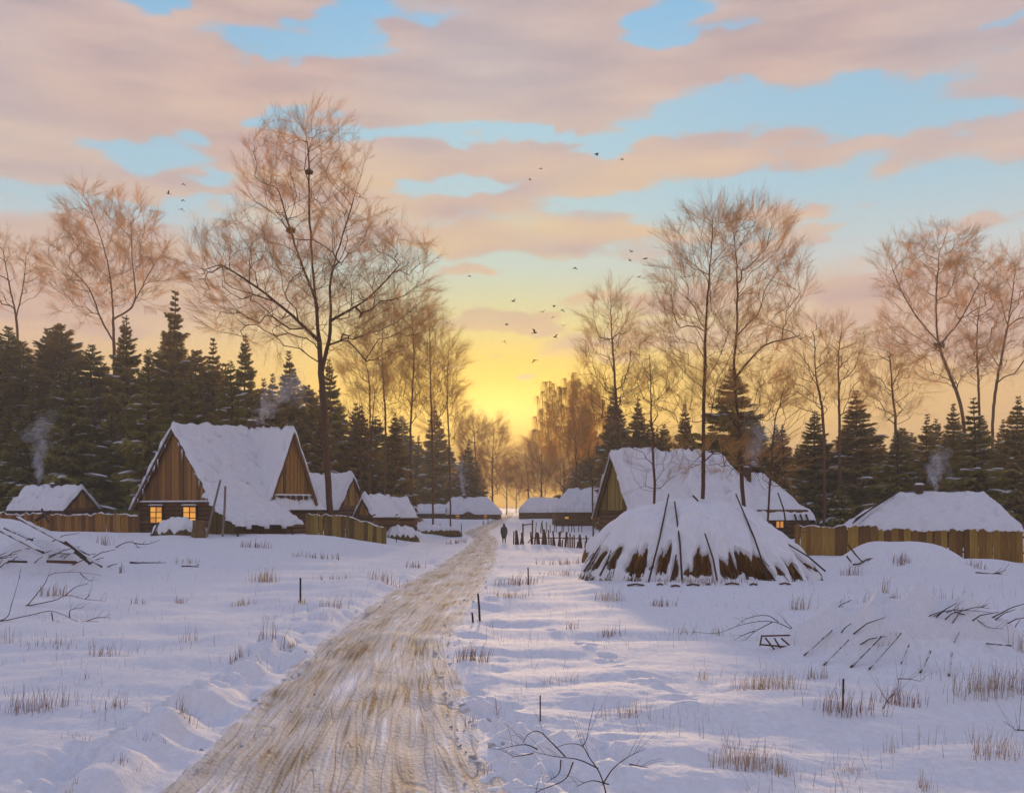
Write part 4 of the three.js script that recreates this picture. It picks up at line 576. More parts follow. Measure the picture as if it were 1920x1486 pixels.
// smaller houses: gable or hipped roof over log walls
function cottage(o) {
  const base = new V3(X(o.px, o.d), o.y ?? ground(X(o.px, o.d), -o.d), -o.d), hs = thing(o.name ?? 'cottage', o.label, o.category ?? 'house', base, o.turn * PI / 180);
  const { W, L, ridge, eave, over = 0.4, hf = 0, hb = 0 } = o, sl = (ridge - eave) / (W + over);
  const h = (x, z) => Math.min(ridge - Math.sqrt(x * x + 0.003) * sl, hf ? ridge + (-hf - z) * (ridge - eave) / (hf + over) : 99, hb ? ridge + (z + L - hb) * (ridge - eave) / (hb + over) : 99) + (o.extra?.(x, z) ?? 0);
  const wallH = eave + over * sl - 0.05, n = o.courses ?? 4;
  logWall(hs, new V3(-W, 0, 0), new V3(W, 0, 0), wallH, o.mats ?? logMats, n, 31); logWall(hs, new V3(W, 0, -L), new V3(W, 0, 0), wallH, o.mats ?? logMats, n, 32); logWall(hs, new V3(-W, 0, -L), new V3(-W, 0, 0), wallH, o.mats ?? logMats, n, 33); logWall(hs, new V3(-W, 0, -L), new V3(W, 0, -L), wallH, o.mats ?? logMats, n, 34);
  if (!hf) gable(hs, 0.14, W, wallH, (x) => ridge - Math.abs(x) * sl - 0.15, o.plank ?? 0.4, o.planks ?? plankMats, 35);
  if (!hb) { const g = gable(hs, -0.14, W, wallH, (x) => ridge - Math.abs(x) * sl - 0.15, o.plank ?? 0.4, o.planks ?? plankMats, 36); g.position.z = -L; }
  if (!hf) for (const s of [-1, 1]) { const len = Math.hypot(W + over, (W + over) * sl), b = add('barge_board', bx(len, 0.2, 0.06), darkWood, hs); b.position.set(s * (W + over) / 2, ridge - (W + over) / 2 * sl - 0.22, over * 0.85); b.rotation.z = -s * Math.atan(sl); }
  roofParts(hs, h, -W - over, W + over, -L - over, over, o.thick ?? 0.4, o.seed ?? 40);
  if (o.chimney) chimney(hs, o.chimney[0], ridge - 0.8, o.chimney[1], o.chimney[2] ?? 0.55, o.chimney[3] ?? 1.5);
  for (const w of o.windows ?? []) litWindow(hs, ...w);
  return hs;
}
cottage({ px: 150, d: 104, turn: 62, W: 1.9, L: 8.2, ridge: 4.0, eave: 1.7, label: 'small snow-roofed house behind the fence at the left edge', chimney: [0, -4.0, 0.5, 1.15], y: 1.0, seed: 41 });
cottage({ px: 657, d: 98, turn: 64, W: 2.0, L: 8, ridge: 5.0, eave: 1.75, label: 'snowy house with a gable to the right, behind the big log house', y: 1.05, seed: 42, windows: [[-2.22, 1.25, -3.0, 0.6, 0.55, 2, 1, -PI / 2, farPane]] });
cottage({ name: 'shed', category: 'shed', px: 684, d: 88, turn: -48, W: 1.25, L: 2.4, ridge: 2.95, eave: 1.25, over: 0.3, label: 'small gabled shed with snow roof behind the mossy fence', y: 0.95, seed: 43, courses: 3 });
cottage({ name: 'shed', category: 'shed', px: 716, d: 90, turn: -48, W: 1.2, L: 2.6, ridge: 2.75, eave: 1.2, over: 0.3, label: 'lower snow-roofed shed joined behind the small gabled one', y: 0.92, seed: 44, courses: 3 });
cottage({ name: 'barn', category: 'barn', px: 832, d: 188, turn: 90, W: 2.2, L: 9, ridge: 2.9, eave: 1.5, label: 'long low snow-roofed barn beside the far hipped house', y: 0.35, seed: 45, courses: 3 });
cottage({ px: 936, d: 192, turn: 88, W: 3.2, L: 10.8, ridge: 4.2, eave: 1.25, hf: 2.3, hb: 2.0, over: 0.5, y: 0.4, label: 'far hipped house with arched porch and smoking chimney, left of the road', seed: 46, courses: 3, chimney: [0, -6.6, 0.6, 1.4], extra: (x, z) => x < -0.5 ? 0.55 * Math.exp(-(((z + 5.6) / 0.8) ** 2)) * ss(-1, -3.2, x) : 0, windows: [[-3.45, 0.85, -2.4, 0.7, 0.55, 1, 1, -PI / 2, farPane], [-3.45, 0.85, -7.6, 0.7, 0.55, 1, 1, -PI / 2, farPane]] });
cottage({ px: 1046, d: 196, turn: 92, W: 2.6, L: 7.2, ridge: 4.0, eave: 1.5, hb: 1.6, y: 0.5, label: 'far snow-roofed house just right of the road end', seed: 47, courses: 3 });
cottage({ px: 1130, d: 150, turn: 92, W: 2.9, L: 7, ridge: 5.1, eave: 1.9, hb: 2, y: 0.4, label: 'snow-roofed house with two lit windows behind the picket fence', seed: 48, courses: 4, windows: [[-3.15, 1.15, -1.8, 0.6, 0.6, 1, 1, -PI / 2, farPane], [-3.15, 1.15, -5.6, 0.6, 0.6, 1, 1, -PI / 2, farPane]] });
{
  const hs = cottage({ px: 1880, d: 73, turn: 84, thick: 0.26, W: 2.4, L: 10.2, ridge: 3.75, eave: 1.2, hf: 1.3, hb: 2.9, over: 0.5, y: 0.2, label: 'low hipped snow-roofed house behind the plank fence at the right', seed: 49, courses: 4, chimney: [0.1, -5.8, 0.5, 1.4] });
  for (const [a, b] of [[-1.4, 0.3], [-0.4, 0.55], [0.6, 0.8]]) add('roof_pole', new Geo().tube([new V3(-2.4 + b, 1.55 + b * 0.6, -10.6 - b * 0.2), new V3(-0.4, 3.95, -7.5)], 0.05, 5).build(), darkWood, hs).position.z = a * 0.2;
}
// ------------------------------------------------------------------ fences
function plankFence(o) {                                      // upright boards along a line of points [px, d]
  const rnd = rngOf(o.seed), P = o.path.map(([px, d]) => new V3(X(px, d), 0, -d)), f = thing(o.name, o.label, 'fence', new V3(P[0].x, 0, P[0].z), 0, 'plank fences');
  const line = new THREE.LineCurve3(P[0], P[P.length - 1]), curve = P.length > 2 ? new THREE.CatmullRomCurve3(P) : line, len = curve.getLength(), geos = [0, 1, 2, 3].map((k) => { const w = o.w * (0.86 + 0.09 * k), s = new THREE.Shape([new THREE.Vector2(-w / 2, 0), new THREE.Vector2(w / 2, 0), new THREE.Vector2(w / 2, 1 - 0.02 * k), new THREE.Vector2(w * 0.1 * (k - 1), 1.03), new THREE.Vector2(-w / 2, 0.985)]); return new THREE.ExtrudeGeometry(s, { depth: 0.045, bevelEnabled: false }); });
  const tops = [];
  for (let s = 0; s < len; s += o.w * 1.02) {
    const p = curve.getPointAt(Math.min(1, s / len)), t = curve.getTangentAt(Math.min(1, s / len)), y = ground(p.x, p.z) - 0.25, hgt = o.h(s / len) + 0.25 + (rnd() - 0.5) * (o.rag ?? 0.12);
    const m = add('plank', geos[Math.floor(rnd() * 4)], o.mats[Math.floor(rnd() * o.mats.length)], f); m.position.set(p.x - P[0].x, y, p.z - P[0].z + (rnd() - 0.5) * 0.03); m.scale.y = hgt; m.rotation.set((rnd() - 0.5) * 0.06, Math.atan2(-t.z, t.x) + (rnd() - 0.5) * 0.08, (rnd() - 0.5) * 0.05, 'YXZ'); tops.push(new V3(p.x - P[0].x, y + hgt, p.z - P[0].z));
  }
  for (const k of [0.3, 0.8]) { const g = new Geo(), pts = []; for (let s = 0; s <= 14; s++) { const p = curve.getPointAt(s / 14); pts.push(new V3(p.x - P[0].x, ground(p.x, p.z) + o.h(s / 14) * k, p.z - P[0].z - 0.06)); } g.tube(pts, 0.05, 4); add('rail', g.build(), darkWood, f); }
  if (o.snow) { const g = new Geo(), pts = tops.map((p, i) => p.clone().add(new V3(0, 0.02 + 0.03 * N2(i * 0.6, o.seed), 0.02))); g.tube(pts, (t) => o.snow * (0.75 + 0.5 * N2(t * 40, o.seed)), 7); add('fence_snow', g.build(), snowMat, f); }
  return f;
}
plankFence({ name: 'plank_fence', label: 'brown plank fence between the left edge and the big log house', path: [[-40, 86], [262, 78]], w: 0.38, h: (t) => 1.45, mats: plankMats, seed: 1, rag: 0.22, snow: 0.07 });
plankFence({ name: 'plank_fence', label: 'mossy yellow-green plank fence between the big log house and the sheds', path: [[578, 76], [722, 74]], w: 0.36, h: (t) => 1.62 - 0.1 * t, mats: mossMats, seed: 2, rag: 0.2, snow: 0.05 });
plankFence({ name: 'plank_fence', label: 'long ochre plank fence on the right behind the snow heap', path: [[1496, 62], [1700, 57.5], [1990, 54]], w: 0.37, h: (t) => 1.75 - 0.05 * t, mats: fenceMats, seed: 3, rag: 0.2, snow: 0.05 });
{
  // broken picket fence right of the road, with its gate frame
  const rnd = rngOf(5), d = 84, f = thing('picket_fence', 'broken reddish picket fence right of the road', 'fence', new V3(X(1000, d), ground(X(1000, d), -d), -d));
  const geo = new THREE.CylinderGeometry(0.05, 0.06, 1, 5).translate(0, 0.5, 0), O = f.position;
  for (let px = 963; px < 1112; px += 3.4 + rnd() * 2.6) { if (px > 982 && px < 997) continue; const dd = 84 - (px - 963) * 0.06, x = X(px, dd), m = add('picket', geo, rnd() < 0.6 ? redWood : darkWood, f), gone = rnd(); m.position.set(x - O.x, ground(x, -dd) - 0.15 - O.y, -dd - O.z); m.scale.set(1.2 + rnd() * 0.9, (gone < 0.15 ? 0.7 : 1.0 + rnd() * 0.45), 1); m.rotation.set((rnd() - 0.5) * 0.3, rnd() * 3, (rnd() - 0.5) * 0.45); }
  for (const [a, b, y] of [[998, 1060, 0.55], [1056, 1112, 0.5]]) { const p = at(a, 1000, 83.5), q = at(b, 1000, 80); add('rail', new Geo().tube([new V3(p.x - O.x, y, p.z - O.z - 0.08), new V3(q.x - O.x, y + 0.1, q.z - O.z - 0.08)], 0.045, 5).build(), redWood, f); }
  const gt = thing('gate_frame', 'tall reddish gate frame of two posts and a bar in the picket fence', 'gate', new V3(X(989, d), ground(X(989, d), -d), -d));
  for (const [px, h] of [[980, 1.75], [998, 2.05]]) add('post', new Geo().tube([new V3(X(px, d) - gt.position.x, -0.3, 0), new V3(X(px, d) - gt.position.x + 0.03, h, 0)], 0.075, 6).build(), redWood, gt);
  add('bar', new Geo().tube([new V3(-0.45, 1.6, 0.05), new V3(0.45, 1.72, 0.05)], 0.05, 5).build(), redWood, gt);
  add('brace', new Geo().tube([new V3(0.38, 0.6, 0.05), new V3(0.02, 0.1, 0.1)], 0.04, 5).build(), redWood, gt);
  // a far line of stakes behind it
  for (let k = 0; k < 14; k++) { const px = 1003 + k * 6.6 + rnd() * 4, dd = 118, x = X(px, dd); one('fence_stake', new Geo().tube([new V3(0, -0.2, 0), new V3((rnd() - 0.5) * 0.3, 0.8 + rnd() * 0.7, 0)], 0.05, 5).build(), darkWood, 'thin dark stake in the broken row behind the picket fence', 'stake', new V3(x, ground(x, -dd), -dd), 'stakes of the broken row behind the picket fence'); }
}
// ------------------------------------------------------------------ haystack under snow
{
  const d = 41.5, cx = X(1312, d), cz = -d, y0 = ground(cx, cz) - 0.25, hs = thing('haystack', 'wide haystack under thick snow with brown straw showing along its foot', 'haystack', new V3(cx, y0, cz));
  const H = 3.05, RX = 4.75, RZ = 3.3;
  const surf = (a, s, off, raw) => {                          // a round, s from the top (0) to the foot (1)
    const left = 0.5 - 0.5 * Math.cos(a), p = mixn(2.3, 4.0, left), y = H * (1 - Math.pow(s, p)) - 0.05 * s, ca = Math.cos(a), sa = Math.sin(a), bulge = 1 + 0.07 * N2(ca * 1.6, sa * 1.6 + 4) + 0.045 * N2(ca * 4 + 2, sa * 4) + 0.05 * N2(ca * 2 + s * 2, sa * 2), sag = 0.16 * N2(ca * s * 2.2 + 8, sa * s * 2.2) + 0.09 * N2(ca * s * 5, sa * s * 5 + 3);
    const rx = RX * s * bulge, rz = RZ * s * bulge, v = new V3(Math.cos(a) * rx, y + sag * (1 - s * 0.5), Math.sin(a) * rz), n = new V3(Math.cos(a) / RX, (1.15 - s * 0.7) / H, Math.sin(a) / RZ).normalize();
    return v.addScaledVector(n, off);
  };
  const shell = (na, ns, off) => { const P = [], U = [], I = []; for (let j = 0; j <= ns; j++) for (let i = 0; i <= na; i++) { const a = i / na * 2 * PI, s = Math.pow(j / ns, 0.75), v = surf(i === na ? 0 : a, s, off(i === na ? 0 : a, s)); P.push(v.x, v.y, v.z); U.push(a * 1.6, s * 1.2); } for (let j = 0; j < ns; j++) for (let i = 0; i < na; i++) { const a = j * (na + 1) + i, b = a + na + 1; I.push(a, a + 1, b, a + 1, b + 1, b); } const g = new THREE.BufferGeometry(); g.setAttribute('position', new THREE.Float32BufferAttribute(P, 3)); g.setAttribute('uv', new THREE.Float32BufferAttribute(U, 2)); g.setIndex(I); g.computeVertexNormals(); return g; };
  add('straw', shell(140, 40, (a, s) => 0.05 * N2(a * 9, s * 4) + 0.04 * N2(a * 26, s * 2)), strawMat, hs);
  const hole = (a, s) => {                                    // where the snow has slid off the straw
    const ca = Math.cos(a), sa = Math.sin(a), west = ss(2.2, 2.8, a) * (1 - ss(3.6, 4.2, a)) * 0.25;
    const bias = s < 0.9 ? mixn(-1.4, 0.14, ss(0.66, 0.9, s)) : mixn(0.14, -1.0, ss(0.93, 1.0, s));
    return ss(-0.02, 0.14, bias + west * ss(0.7, 0.85, s) + 0.55 * N2(ca * 3.4 + 3, sa * 3.4 + s * 3) + 0.30 * N2(ca * 8 + 1, sa * 8 + s * 2) + 0.22 * N2(ca * 20, sa * 20 + s * 3));
  };
  add('snow_cover', shell(420, 110, (a, s) => mixn(0.30 * (1 - 0.55 * s) * (1 + 0.25 * N2(Math.cos(a) * s * 3, Math.sin(a) * s * 3)) + 0.05 * N2(Math.cos(a) * s * 9, Math.sin(a) * s * 9), -0.10, hole(a, s)) - 0.12 * ss(0.97, 1, s)), snowMat, hs);
  // straw hanging out along the foot
  const rnd = rngOf(4), g = new Geo();
  for (let k = 0; k < 1600; k++) { const a = rnd() * PI * 1.25 - 0.1, s0 = 0.80 + rnd() * 0.15; if (hole(a, s0) < 0.5) continue; const p = surf(a, s0, 0.02), q = surf(a + (rnd() - 0.5) * 0.06, Math.min(1.03, s0 + 0.04 + rnd() * 0.08), 0.06 + rnd() * 0.12); g.tube([p, p.clone().lerp(q, 0.5).add(new V3((rnd() - 0.5) * 0.05, 0.02, 0.04)), q], 0.014, 3, false); }
  add('loose_straw', g.build(), strawMat, hs, 'stuff');
  // poles laid on it
  const P = (px, py, dd) => at(px, py, dd), poles = [[[1213, 1098, 37.6], [1254, 926, 40.4]], [[1253, 1098, 37.5], [1268, 1040, 38.3]], [[1280, 1099, 37.5], [1265, 940, 40]], [[1300, 925, 41.2], [1311, 951, 40.2]], [[1347, 1095, 37.5], [1322, 1000, 38.7]], [[1446, 1097, 37.7], [1380, 926, 40.6]], [[1548, 1066, 40.2], [1478, 1020, 40.6]], [[1095, 1066, 39.5], [1122, 1028, 40.4]], [[1125, 1074, 39.2], [1146, 1032, 40]], [[1475, 985, 44], [1459, 924, 45]]];
  const said = ['pole leaning on the haystack, left one of the longest three', 'short pole at the foot of the haystack beside the longest left one', 'upright pole leaning against the middle left of the haystack', 'short pole sticking out at the haystack top', 'half-length pole leaning on the middle of the haystack foot', 'long pole leaning on the right half of the haystack', 'pole lying low on the right end of the haystack', 'short slanting pole at the left end of the haystack', 'second short slanting pole at the left end of the haystack', 'pole standing behind the haystack beside the lit window'];
  poles.forEach(([a, b], k) => { const p = P(...a), q = P(...b), o = p.clone(), m = p.clone().lerp(q, 0.5); m.x += 0.05; m.z += 0.05; const L = one('leaning_pole', new Geo().tube([new V3(0, -0.1, 0), m.sub(o), q.sub(o)], (t) => 0.042 * (1 - 0.3 * t), 6).build(), poleMat, said[k], 'pole', o, 'poles on the haystack'); });
  // sticks lying on the snow before it
  for (const [a, b, y] of [[1176, 1208, 1098], [1232, 1243, 1097], [1258, 1275, 1100], [1288, 1312, 1098], [1325, 1332, 1097], [1360, 1386, 1096], [1406, 1420, 1097], [1462, 1482, 1096]]) { const p = onGround(a, y), q = onGround(b, y); q.sub(p); q.y += 0.02; one('stick', new Geo().tube([new V3(0, 0.02, 0), q.clone().multiplyScalar(0.5).add(new V3(0, 0.05, 0)), q], 0.035, 5).build(), redWood, 'short brown stick lying on the snow before the haystack foot', 'stick', p, 'sticks along the haystack foot'); }
}
// a small straw heap under snow beside it
function heap(name, label, category, px, d, rx, rz, h, mat, seed, poles = 0, cover = 0.75) {
  const x = X(px, d), y = ground(x, -d) - 0.15, o = thing(name, label, category, new V3(x, y, -d)), f = (a, b, k) => { const q = (a / rx) ** 2 + (b / rz) ** 2; return q >= 1 ? -0.1 : h * Math.pow(1 - q, 0.55) * (1 + 0.14 * N2(a * 1.3 + seed, b * 1.3)) - 0.1; };
  add('body', slab((a, b) => f(a, b), () => -0.3, -rx, rx, -rz, rz, 44, 30), mat, o);
  add('snow_cover', slab((a, b) => { const q = (a / rx) ** 2 + (b / rz) ** 2, rag = cover + 0.16 * N2(a * 1.8 + seed, b * 1.8); return f(a, b) + mixn(0.22, -0.12, ss(rag - 0.08, rag + 0.05, q)); }, () => -0.25, -rx, rx, -rz, rz, 70, 50), snowMat, o);
  const rnd = rngOf(seed);
  for (let k = 0; k < poles; k++) { const a = (rnd() - 0.5) * 1.6 * rx; add('stake', new Geo().tube([new V3(a, -0.2, rz * 0.95), new V3(a * 0.8, h * (0.5 + rnd() * 0.4), rz * 0.35)], 0.05, 5).build(), darkWood, o); }
  return o;
}
heap('straw_heap', 'small straw heap under snow between the picket fence and the haystack', 'straw heap', 1122, 55, 0.95, 0.9, 1.55, strawMat, 3, 5, 0.55);
heap('wood_pile', 'snow-covered woodpile at the end of the mossy fence', 'woodpile', 752, 88, 1.6, 1.1, 1.25, mossStraw, 4, 3, 0.72);
heap('wood_pile', 'long low snow-covered woodpile near the road, left of the far posts', 'woodpile', 815, 104, 2.8, 1.0, 0.75, mossStraw, 5, 2, 0.72);
heap('wood_pile', 'snow drift with a stump end before the lit window of the big house', 'woodpile', 336, 73.0, 2.1, 1.3, 1.2, mossStraw, 6, 6, 0.8);
// leaning poles by the big house, and the stump
for (const [a, b, label] of [[[386, 996, 70.5], [413, 900, 73.5], 'long bare pole leaning on the corner of the big log house'], [[417, 994, 70.5], [422, 912, 73], 'upright pole beside the leaning one at the corner of the big log house']]) { const p = at(...a), q = at(...b); one('leaning_pole', new Geo().tube([new V3(0, -0.4, 0), q.clone().sub(p).multiplyScalar(0.5).add(new V3(0.05, 0, 0)), q.clone().sub(p)], 0.08, 6).build(), wood(0.42, 0.33, 0.28), label, 'pole', p, 'poles at the big house'); }
one('tree_stump', (() => { const g = new THREE.CylinderGeometry(0.42, 0.52, 1.3, 14, 4), p = g.attributes.position; for (let k = 0; k < p.count; k++) { const n = 1 + 0.16 * N3(p.getX(k) * 3, p.getY(k) * 2, p.getZ(k) * 3); p.setXYZ(k, p.getX(k) * n, p.getY(k), p.getZ(k) * n); } g.computeVertexNormals(); return g; })(), wood(0.36, 0.22, 0.09), 'thick brown stump standing before the big log house', 'stump', (() => { const d = 71.5, x = X(373, d); return new V3(x, ground(x, -d) + 0.55, -d); })());
// ------------------------------------------------------------------ beams under snow at the left, poles under snow at the right
function beam(a, b, r, mat, label, group, snow = 0) {
  const o = thing('timber', label, 'beam', a, 0, group), v = b.clone().sub(a);
  add('pole_wood', new Geo().tube([new V3(), v.clone().multiplyScalar(0.5), v], r, 7).build(), mat, o);
  if (snow) add('beam_snow', (() => { const g = new Geo(), pts = []; for (let k = 0; k <= 14; k++) pts.push(v.clone().multiplyScalar(k / 14).add(new V3(0, r * 1.05 + 0.02 * N2(k, a.x), r * 0.25))); g.tube(pts, (t) => snow * (0.7 + 0.45 * N2(t * 5 + a.x, 3)) * Math.min(1, 6 * t + 0.2, 6 * (1 - t) + 0.2), 8); return g.build(); })(), snowMat, o);
  return o;
}
for (const [a, b, r, label] of [
  [[30, 970, 52], [128, 1022, 47], 0.06, 'snowy beam, topmost of the timber heap at the left edge'], [[58, 985, 52], [165, 1040, 47], 0.055, 'snowy beam just below the topmost one of the timber heap'], [[78, 990, 51], [190, 1062, 45], 0.045, 'long thin snowy beam reaching furthest out of the timber heap'], [[8, 990, 51], [60, 1012, 48], 0.055, 'short dark beam near the left edge of the timber heap'],
  [[-20, 985, 50], [80, 1035, 46], 0.06, 'beam cut by the left edge, in the timber heap'], [[95, 958, 53.5], [66, 976, 52.5], 0.07, 'short pole crossing the top of the timber heap'], [[78, 955, 53.5], [90, 978, 52], 0.06, 'second short pole crossing the top of the timber heap'], [[88, 1052, 45], [142, 1054, 44.5], 0.07, 'brown beam end lying at the foot of the timber heap'], [[15, 1052, 45], [50, 1053, 45], 0.05, 'thin stick at the foot of the timber heap, near the left edge'], [[122, 1016, 46], [160, 1046, 44.5], 0.06, 'thin dark stick poking from the snowy timber heap'], [[140, 1035, 45], [168, 1056, 44], 0.06, 'dark stick end low on the timber heap'],
]) beam(at(...a), at(...b), r, label.includes('brown') ? redWood : darkWood, label, 'beams of the timber heap', label.includes('beam') && !label.includes('brown') ? r * 1.9 : 0);
{
  // snow laid over the timber heap and over the poles on the right
  const heapSnow = (label, px, d, rx, rz, hgt, seed, dirx) => { const x = X(px, d), y0 = ground(x, -d), o = thing('snow_heap', label, 'snow heap', new V3(x, y0, -d)), gr = (a, b) => ground(x + a, -d + b) - y0; add('snow_cover', slab((a, b) => { const q = Math.min(1, (a / rx) ** 2 + (b / rz) ** 2); return gr(a, b) - 0.06 + hgt * (1 - q) ** 0.8 * (1 + 0.18 * N2(a + seed, b)) + 0.20 * Math.sqrt(1 - q) * Math.max(-0.5, Math.sin((a * dirx[0] + b * dirx[1]) * 6.5 + N2(a, b))) * (1 - q); }, (a, b) => gr(a, b) - 0.3, -rx, rx, -rz, rz, 90, 60), snowMat, o);
    const rnd = rngOf(seed * 77); for (let k = 0; k < 26; k++) { const u = rnd() * 6.28, q = 0.35 + 0.6 * Math.sqrt(rnd()), a = Math.cos(u) * q * rx, b = Math.abs(Math.sin(u)) * q * rz * (rnd() < 0.8 ? 1 : -1), L = (0.35 + rnd() * 0.9) * (d / 30 + 0.2), w = -0.9 + rnd() * 1.9 + (a > 0 ? 0 : 0.5), y = gr(a, b) + hgt * (1 - q * q) ** 0.8 * 0.92, p0 = new V3(a, y - 0.12, b), p2 = new V3(a + Math.cos(w) * L * 0.8, y + 0.05 + rnd() * 0.28 * L, b + Math.sin(w) * L * 0.4), p1 = p0.clone().lerp(p2, 0.5).add(new V3((rnd() - 0.5) * 0.12 * L, 0.06 * L, 0)); add('stick', new Geo().tube([p0, p1, p2], (t) => (0.004 + 0.0005 * d) * (1 - 0.6 * t), 4, false).build(), rnd() < 0.4 ? redWood : darkWood, o); }
    return o; };
  heapSnow('snow lying over the timber heap at the left edge', 80, 50, 3.6, 2.6, 0.85, 1, [0.5, -0.8]);
  heapSnow('broad snow heap over the poles in the right foreground', 1705, 21.5, 2.7, 1.7, 0.62, 5, [1, 0.35]);
  for (const [a, b, y0, y1, r] of [[1508, 1560, 1230, 1205, 0.035], [1545, 1594, 1248, 1224, 0.03], [1596, 1644, 1252, 1218, 0.045], [1630, 1690, 1256, 1212, 0.03], [1726, 1742, 1262, 1247, 0.04], [1780, 1788, 1268, 1250, 0.035], [1690, 1706, 1246, 1234, 0.02], [1790, 1802, 1205, 1196, 0.02], [1850, 1895, 1208, 1236, 0.025], [1556, 1572, 1200, 1192, 0.02]]) { const p = onGround(a, y0), q = onGround(b, y1); p.y += 0.02; q.y += 0.26 - (y1 < 1200 ? 0.15 : 0); q.x += 0.1 * N2(a, 1); beam(p, q, r * 0.5, r > 0.032 ? redWood : darkWood, 'dark pole showing through the broad snow heap in the right foreground', 'poles under the broad snow heap', r * 0.75); }
  // a small crate-like frame and sticks by the heap
  const fr = onGround(1455, 1215), f = thing('stick_rack', 'broken brown frame of sticks beside the broad snow heap', 'rack', fr);
  for (const [a, b] of [[[1425, 1210], [1427, 1192]], [[1427, 1192], [1480, 1190]], [[1427, 1208], [1500, 1214]], [[1435, 1195], [1466, 1236]], [[1452, 1196], [1470, 1226]], [[1465, 1196], [1492, 1220]]]) { const d = -fr.z, p = at(...a, d).sub(fr), q = at(...b, d).sub(fr); q.z += 0.06; add('rod', new Geo().tube([p, q], 0.018, 5).build(), redWood, f); }
}
// ------------------------------------------------------------------ posts, branches, grass
for (const [px, y0, y1, r, lean, label] of [[563, 1128, 1083, 0.045, 0, 'thin dark post in the snow left of the road'], [900, 1164, 1112, 0.045, -4, 'taller of two dark posts at the right edge of the road'], [887, 1166, 1148, 0.04, -2, 'shorter of two dark posts at the right edge of the road'], [991, 1096, 1064, 0.04, -1, 'dark post in the grass right of the road, below the picket fence'], [1013, 1352, 1303, 0.016, 0, 'single thin reed-like stake in the right foreground'], [1580, 1330, 1272, 0.024, 2, 'dark stake in the long grass of the right foreground'], [714, 1018, 978, 0.06, 0, 'dark post at the end of the mossy fence'], [743, 1016, 1000, 0.05, 0, 'short post right of the mossy fence end'], [811, 999, 986, 0.06, 0, 'leftmost of three short posts on the snow left of the road'], [825, 1000, 982, 0.06, 0, 'middle one of three short posts on the snow left of the road'], [865, 1000, 981, 0.06, 0, 'rightmost of three short posts on the snow left of the road'], [906, 984, 976, 0.09, 0, 'short post near the far hipped house'], [915, 984, 972, 0.09, 0, 'taller post near the far hipped house'], [1016, 1000, 975, 0.06, 1, 'tall thin post behind the picket fence']]) {
  const p = onGround(px, y0), d = -p.z, h = Y(y1, d) - Y(y0, d), o = one('post', new Geo().tube([new V3(0, -0.15, 0), new V3(lean / FOCAL * d * 0.4, h * 0.5, 0.01), new V3(lean / FOCAL * d, h, 0)], (t) => r * 0.72 * (1 - 0.15 * t) * (1 + 0.12 * N2(t * 3, px)), 7).build(), darkWood, label, 'post', p, 'posts standing in the snow');
}
function branch(px, py, ends, r, label, seed, mat = barkDark) {  // a fallen or arching branch: polylines given round a spot on the snow
  const p = onGround(px, py), d = -p.z, rnd = rngOf(seed), g = new Geo();
  for (const line of ends) {
    const pts = line.map(([x, y], k) => at(x, y, d).sub(p).add(new V3(0, 0, (rnd() - 0.5) * 0.25 * k / line.length))), c = new THREE.CatmullRomCurve3(pts), n = Math.max(6, line.length * 4), all = [];
    for (let k = 0; k <= n; k++) { const q = c.getPoint(k / n); q.y = Math.max(q.y, ground(p.x + q.x, p.z + q.z) - p.y + 0.012); all.push(q); }
    g.tube(all, (t) => r * (1 - 0.72 * t) * (line.thin ?? 1), 5);
    for (let k = 0; k < 3; k++) { const t = 0.35 + rnd() * 0.6, q = c.getPoint(t), tg = c.getTangent(t), e = q.clone().addScaledVector(tg, 0.12 + rnd() * 0.2).add(new V3((rnd() - 0.5) * 0.2, 0.08 + rnd() * 0.2, (rnd() - 0.5) * 0.2)); g.tube([q, q.clone().lerp(e, 0.5).add(new V3(0, 0.02, 0)), e], (s) => r * 0.3 * (1 - 0.6 * s), 3, false); }
  }
  return one('fallen_branch', g.build(), mat, label, 'branch', p, 'bare branches lying on the snow');
}
branch(20, 1165, [[[-40, 1170], [10, 1158], [22, 1130], [40, 1078]], [[-40, 1180], [0, 1166], [60, 1152], [96, 1146], [150, 1168], [185, 1180]], [[96, 1148], [104, 1180], [135, 1190], [148, 1198]], [[130, 1158], [132, 1144], [158, 1138]], [[150, 1170], [180, 1158], [206, 1158]]], 0.016, 'bare branch reaching in from the left edge, lower of two', 1);
branch(55, 1136, [[[48, 1138], [66, 1116], [84, 1092], [92, 1078], [140, 1072], [190, 1078]], [[50, 1136], [105, 1124], [122, 1116], [160, 1124], [200, 1126]], [[122, 1116], [142, 1100], [165, 1094]], [[150, 1074], [160, 1084], [172, 1090]], [[160, 1122], [170, 1114]]], 0.016, 'bare branch arching from the snow below the timber heap', 2);
branch(215, 1027, [[[215, 1027], [232, 1018], [248, 1016], [262, 1030], [285, 1038]], [[250, 1018], [275, 1020], [300, 1012]], [[258, 1030], [256, 1042]]], 0.035, 'forked branch lying right of the timber heap', 3);
branch(1120, 1500, [[[1140, 1500], [1125, 1450], [1105, 1420], [1092, 1400], [1065, 1396], [1040, 1402]], [[1122, 1440], [1085, 1424], [1040, 1416], [998, 1410]], [[1060, 1418], [1035, 1392], [1010, 1372], [990, 1374], [980, 1390]], [[1000, 1412], [960, 1420]], [[1008, 1404], [985, 1394], [935, 1402]], [[1092, 1400], [1102, 1384]], [[1075, 1428], [1060, 1458], [1010, 1480], [1000, 1500]], [[1052, 1424], [1048, 1450], [1025, 1470]], [[1130, 1470], [1150, 1440], [1180, 1418], [1210, 1405]], [[1180, 1432], [1215, 1438]], [[1142, 1470], [1110, 1465], [1080, 1478]]], 0.008, 'spreading bare branch in the right foreground beside the road', 4);
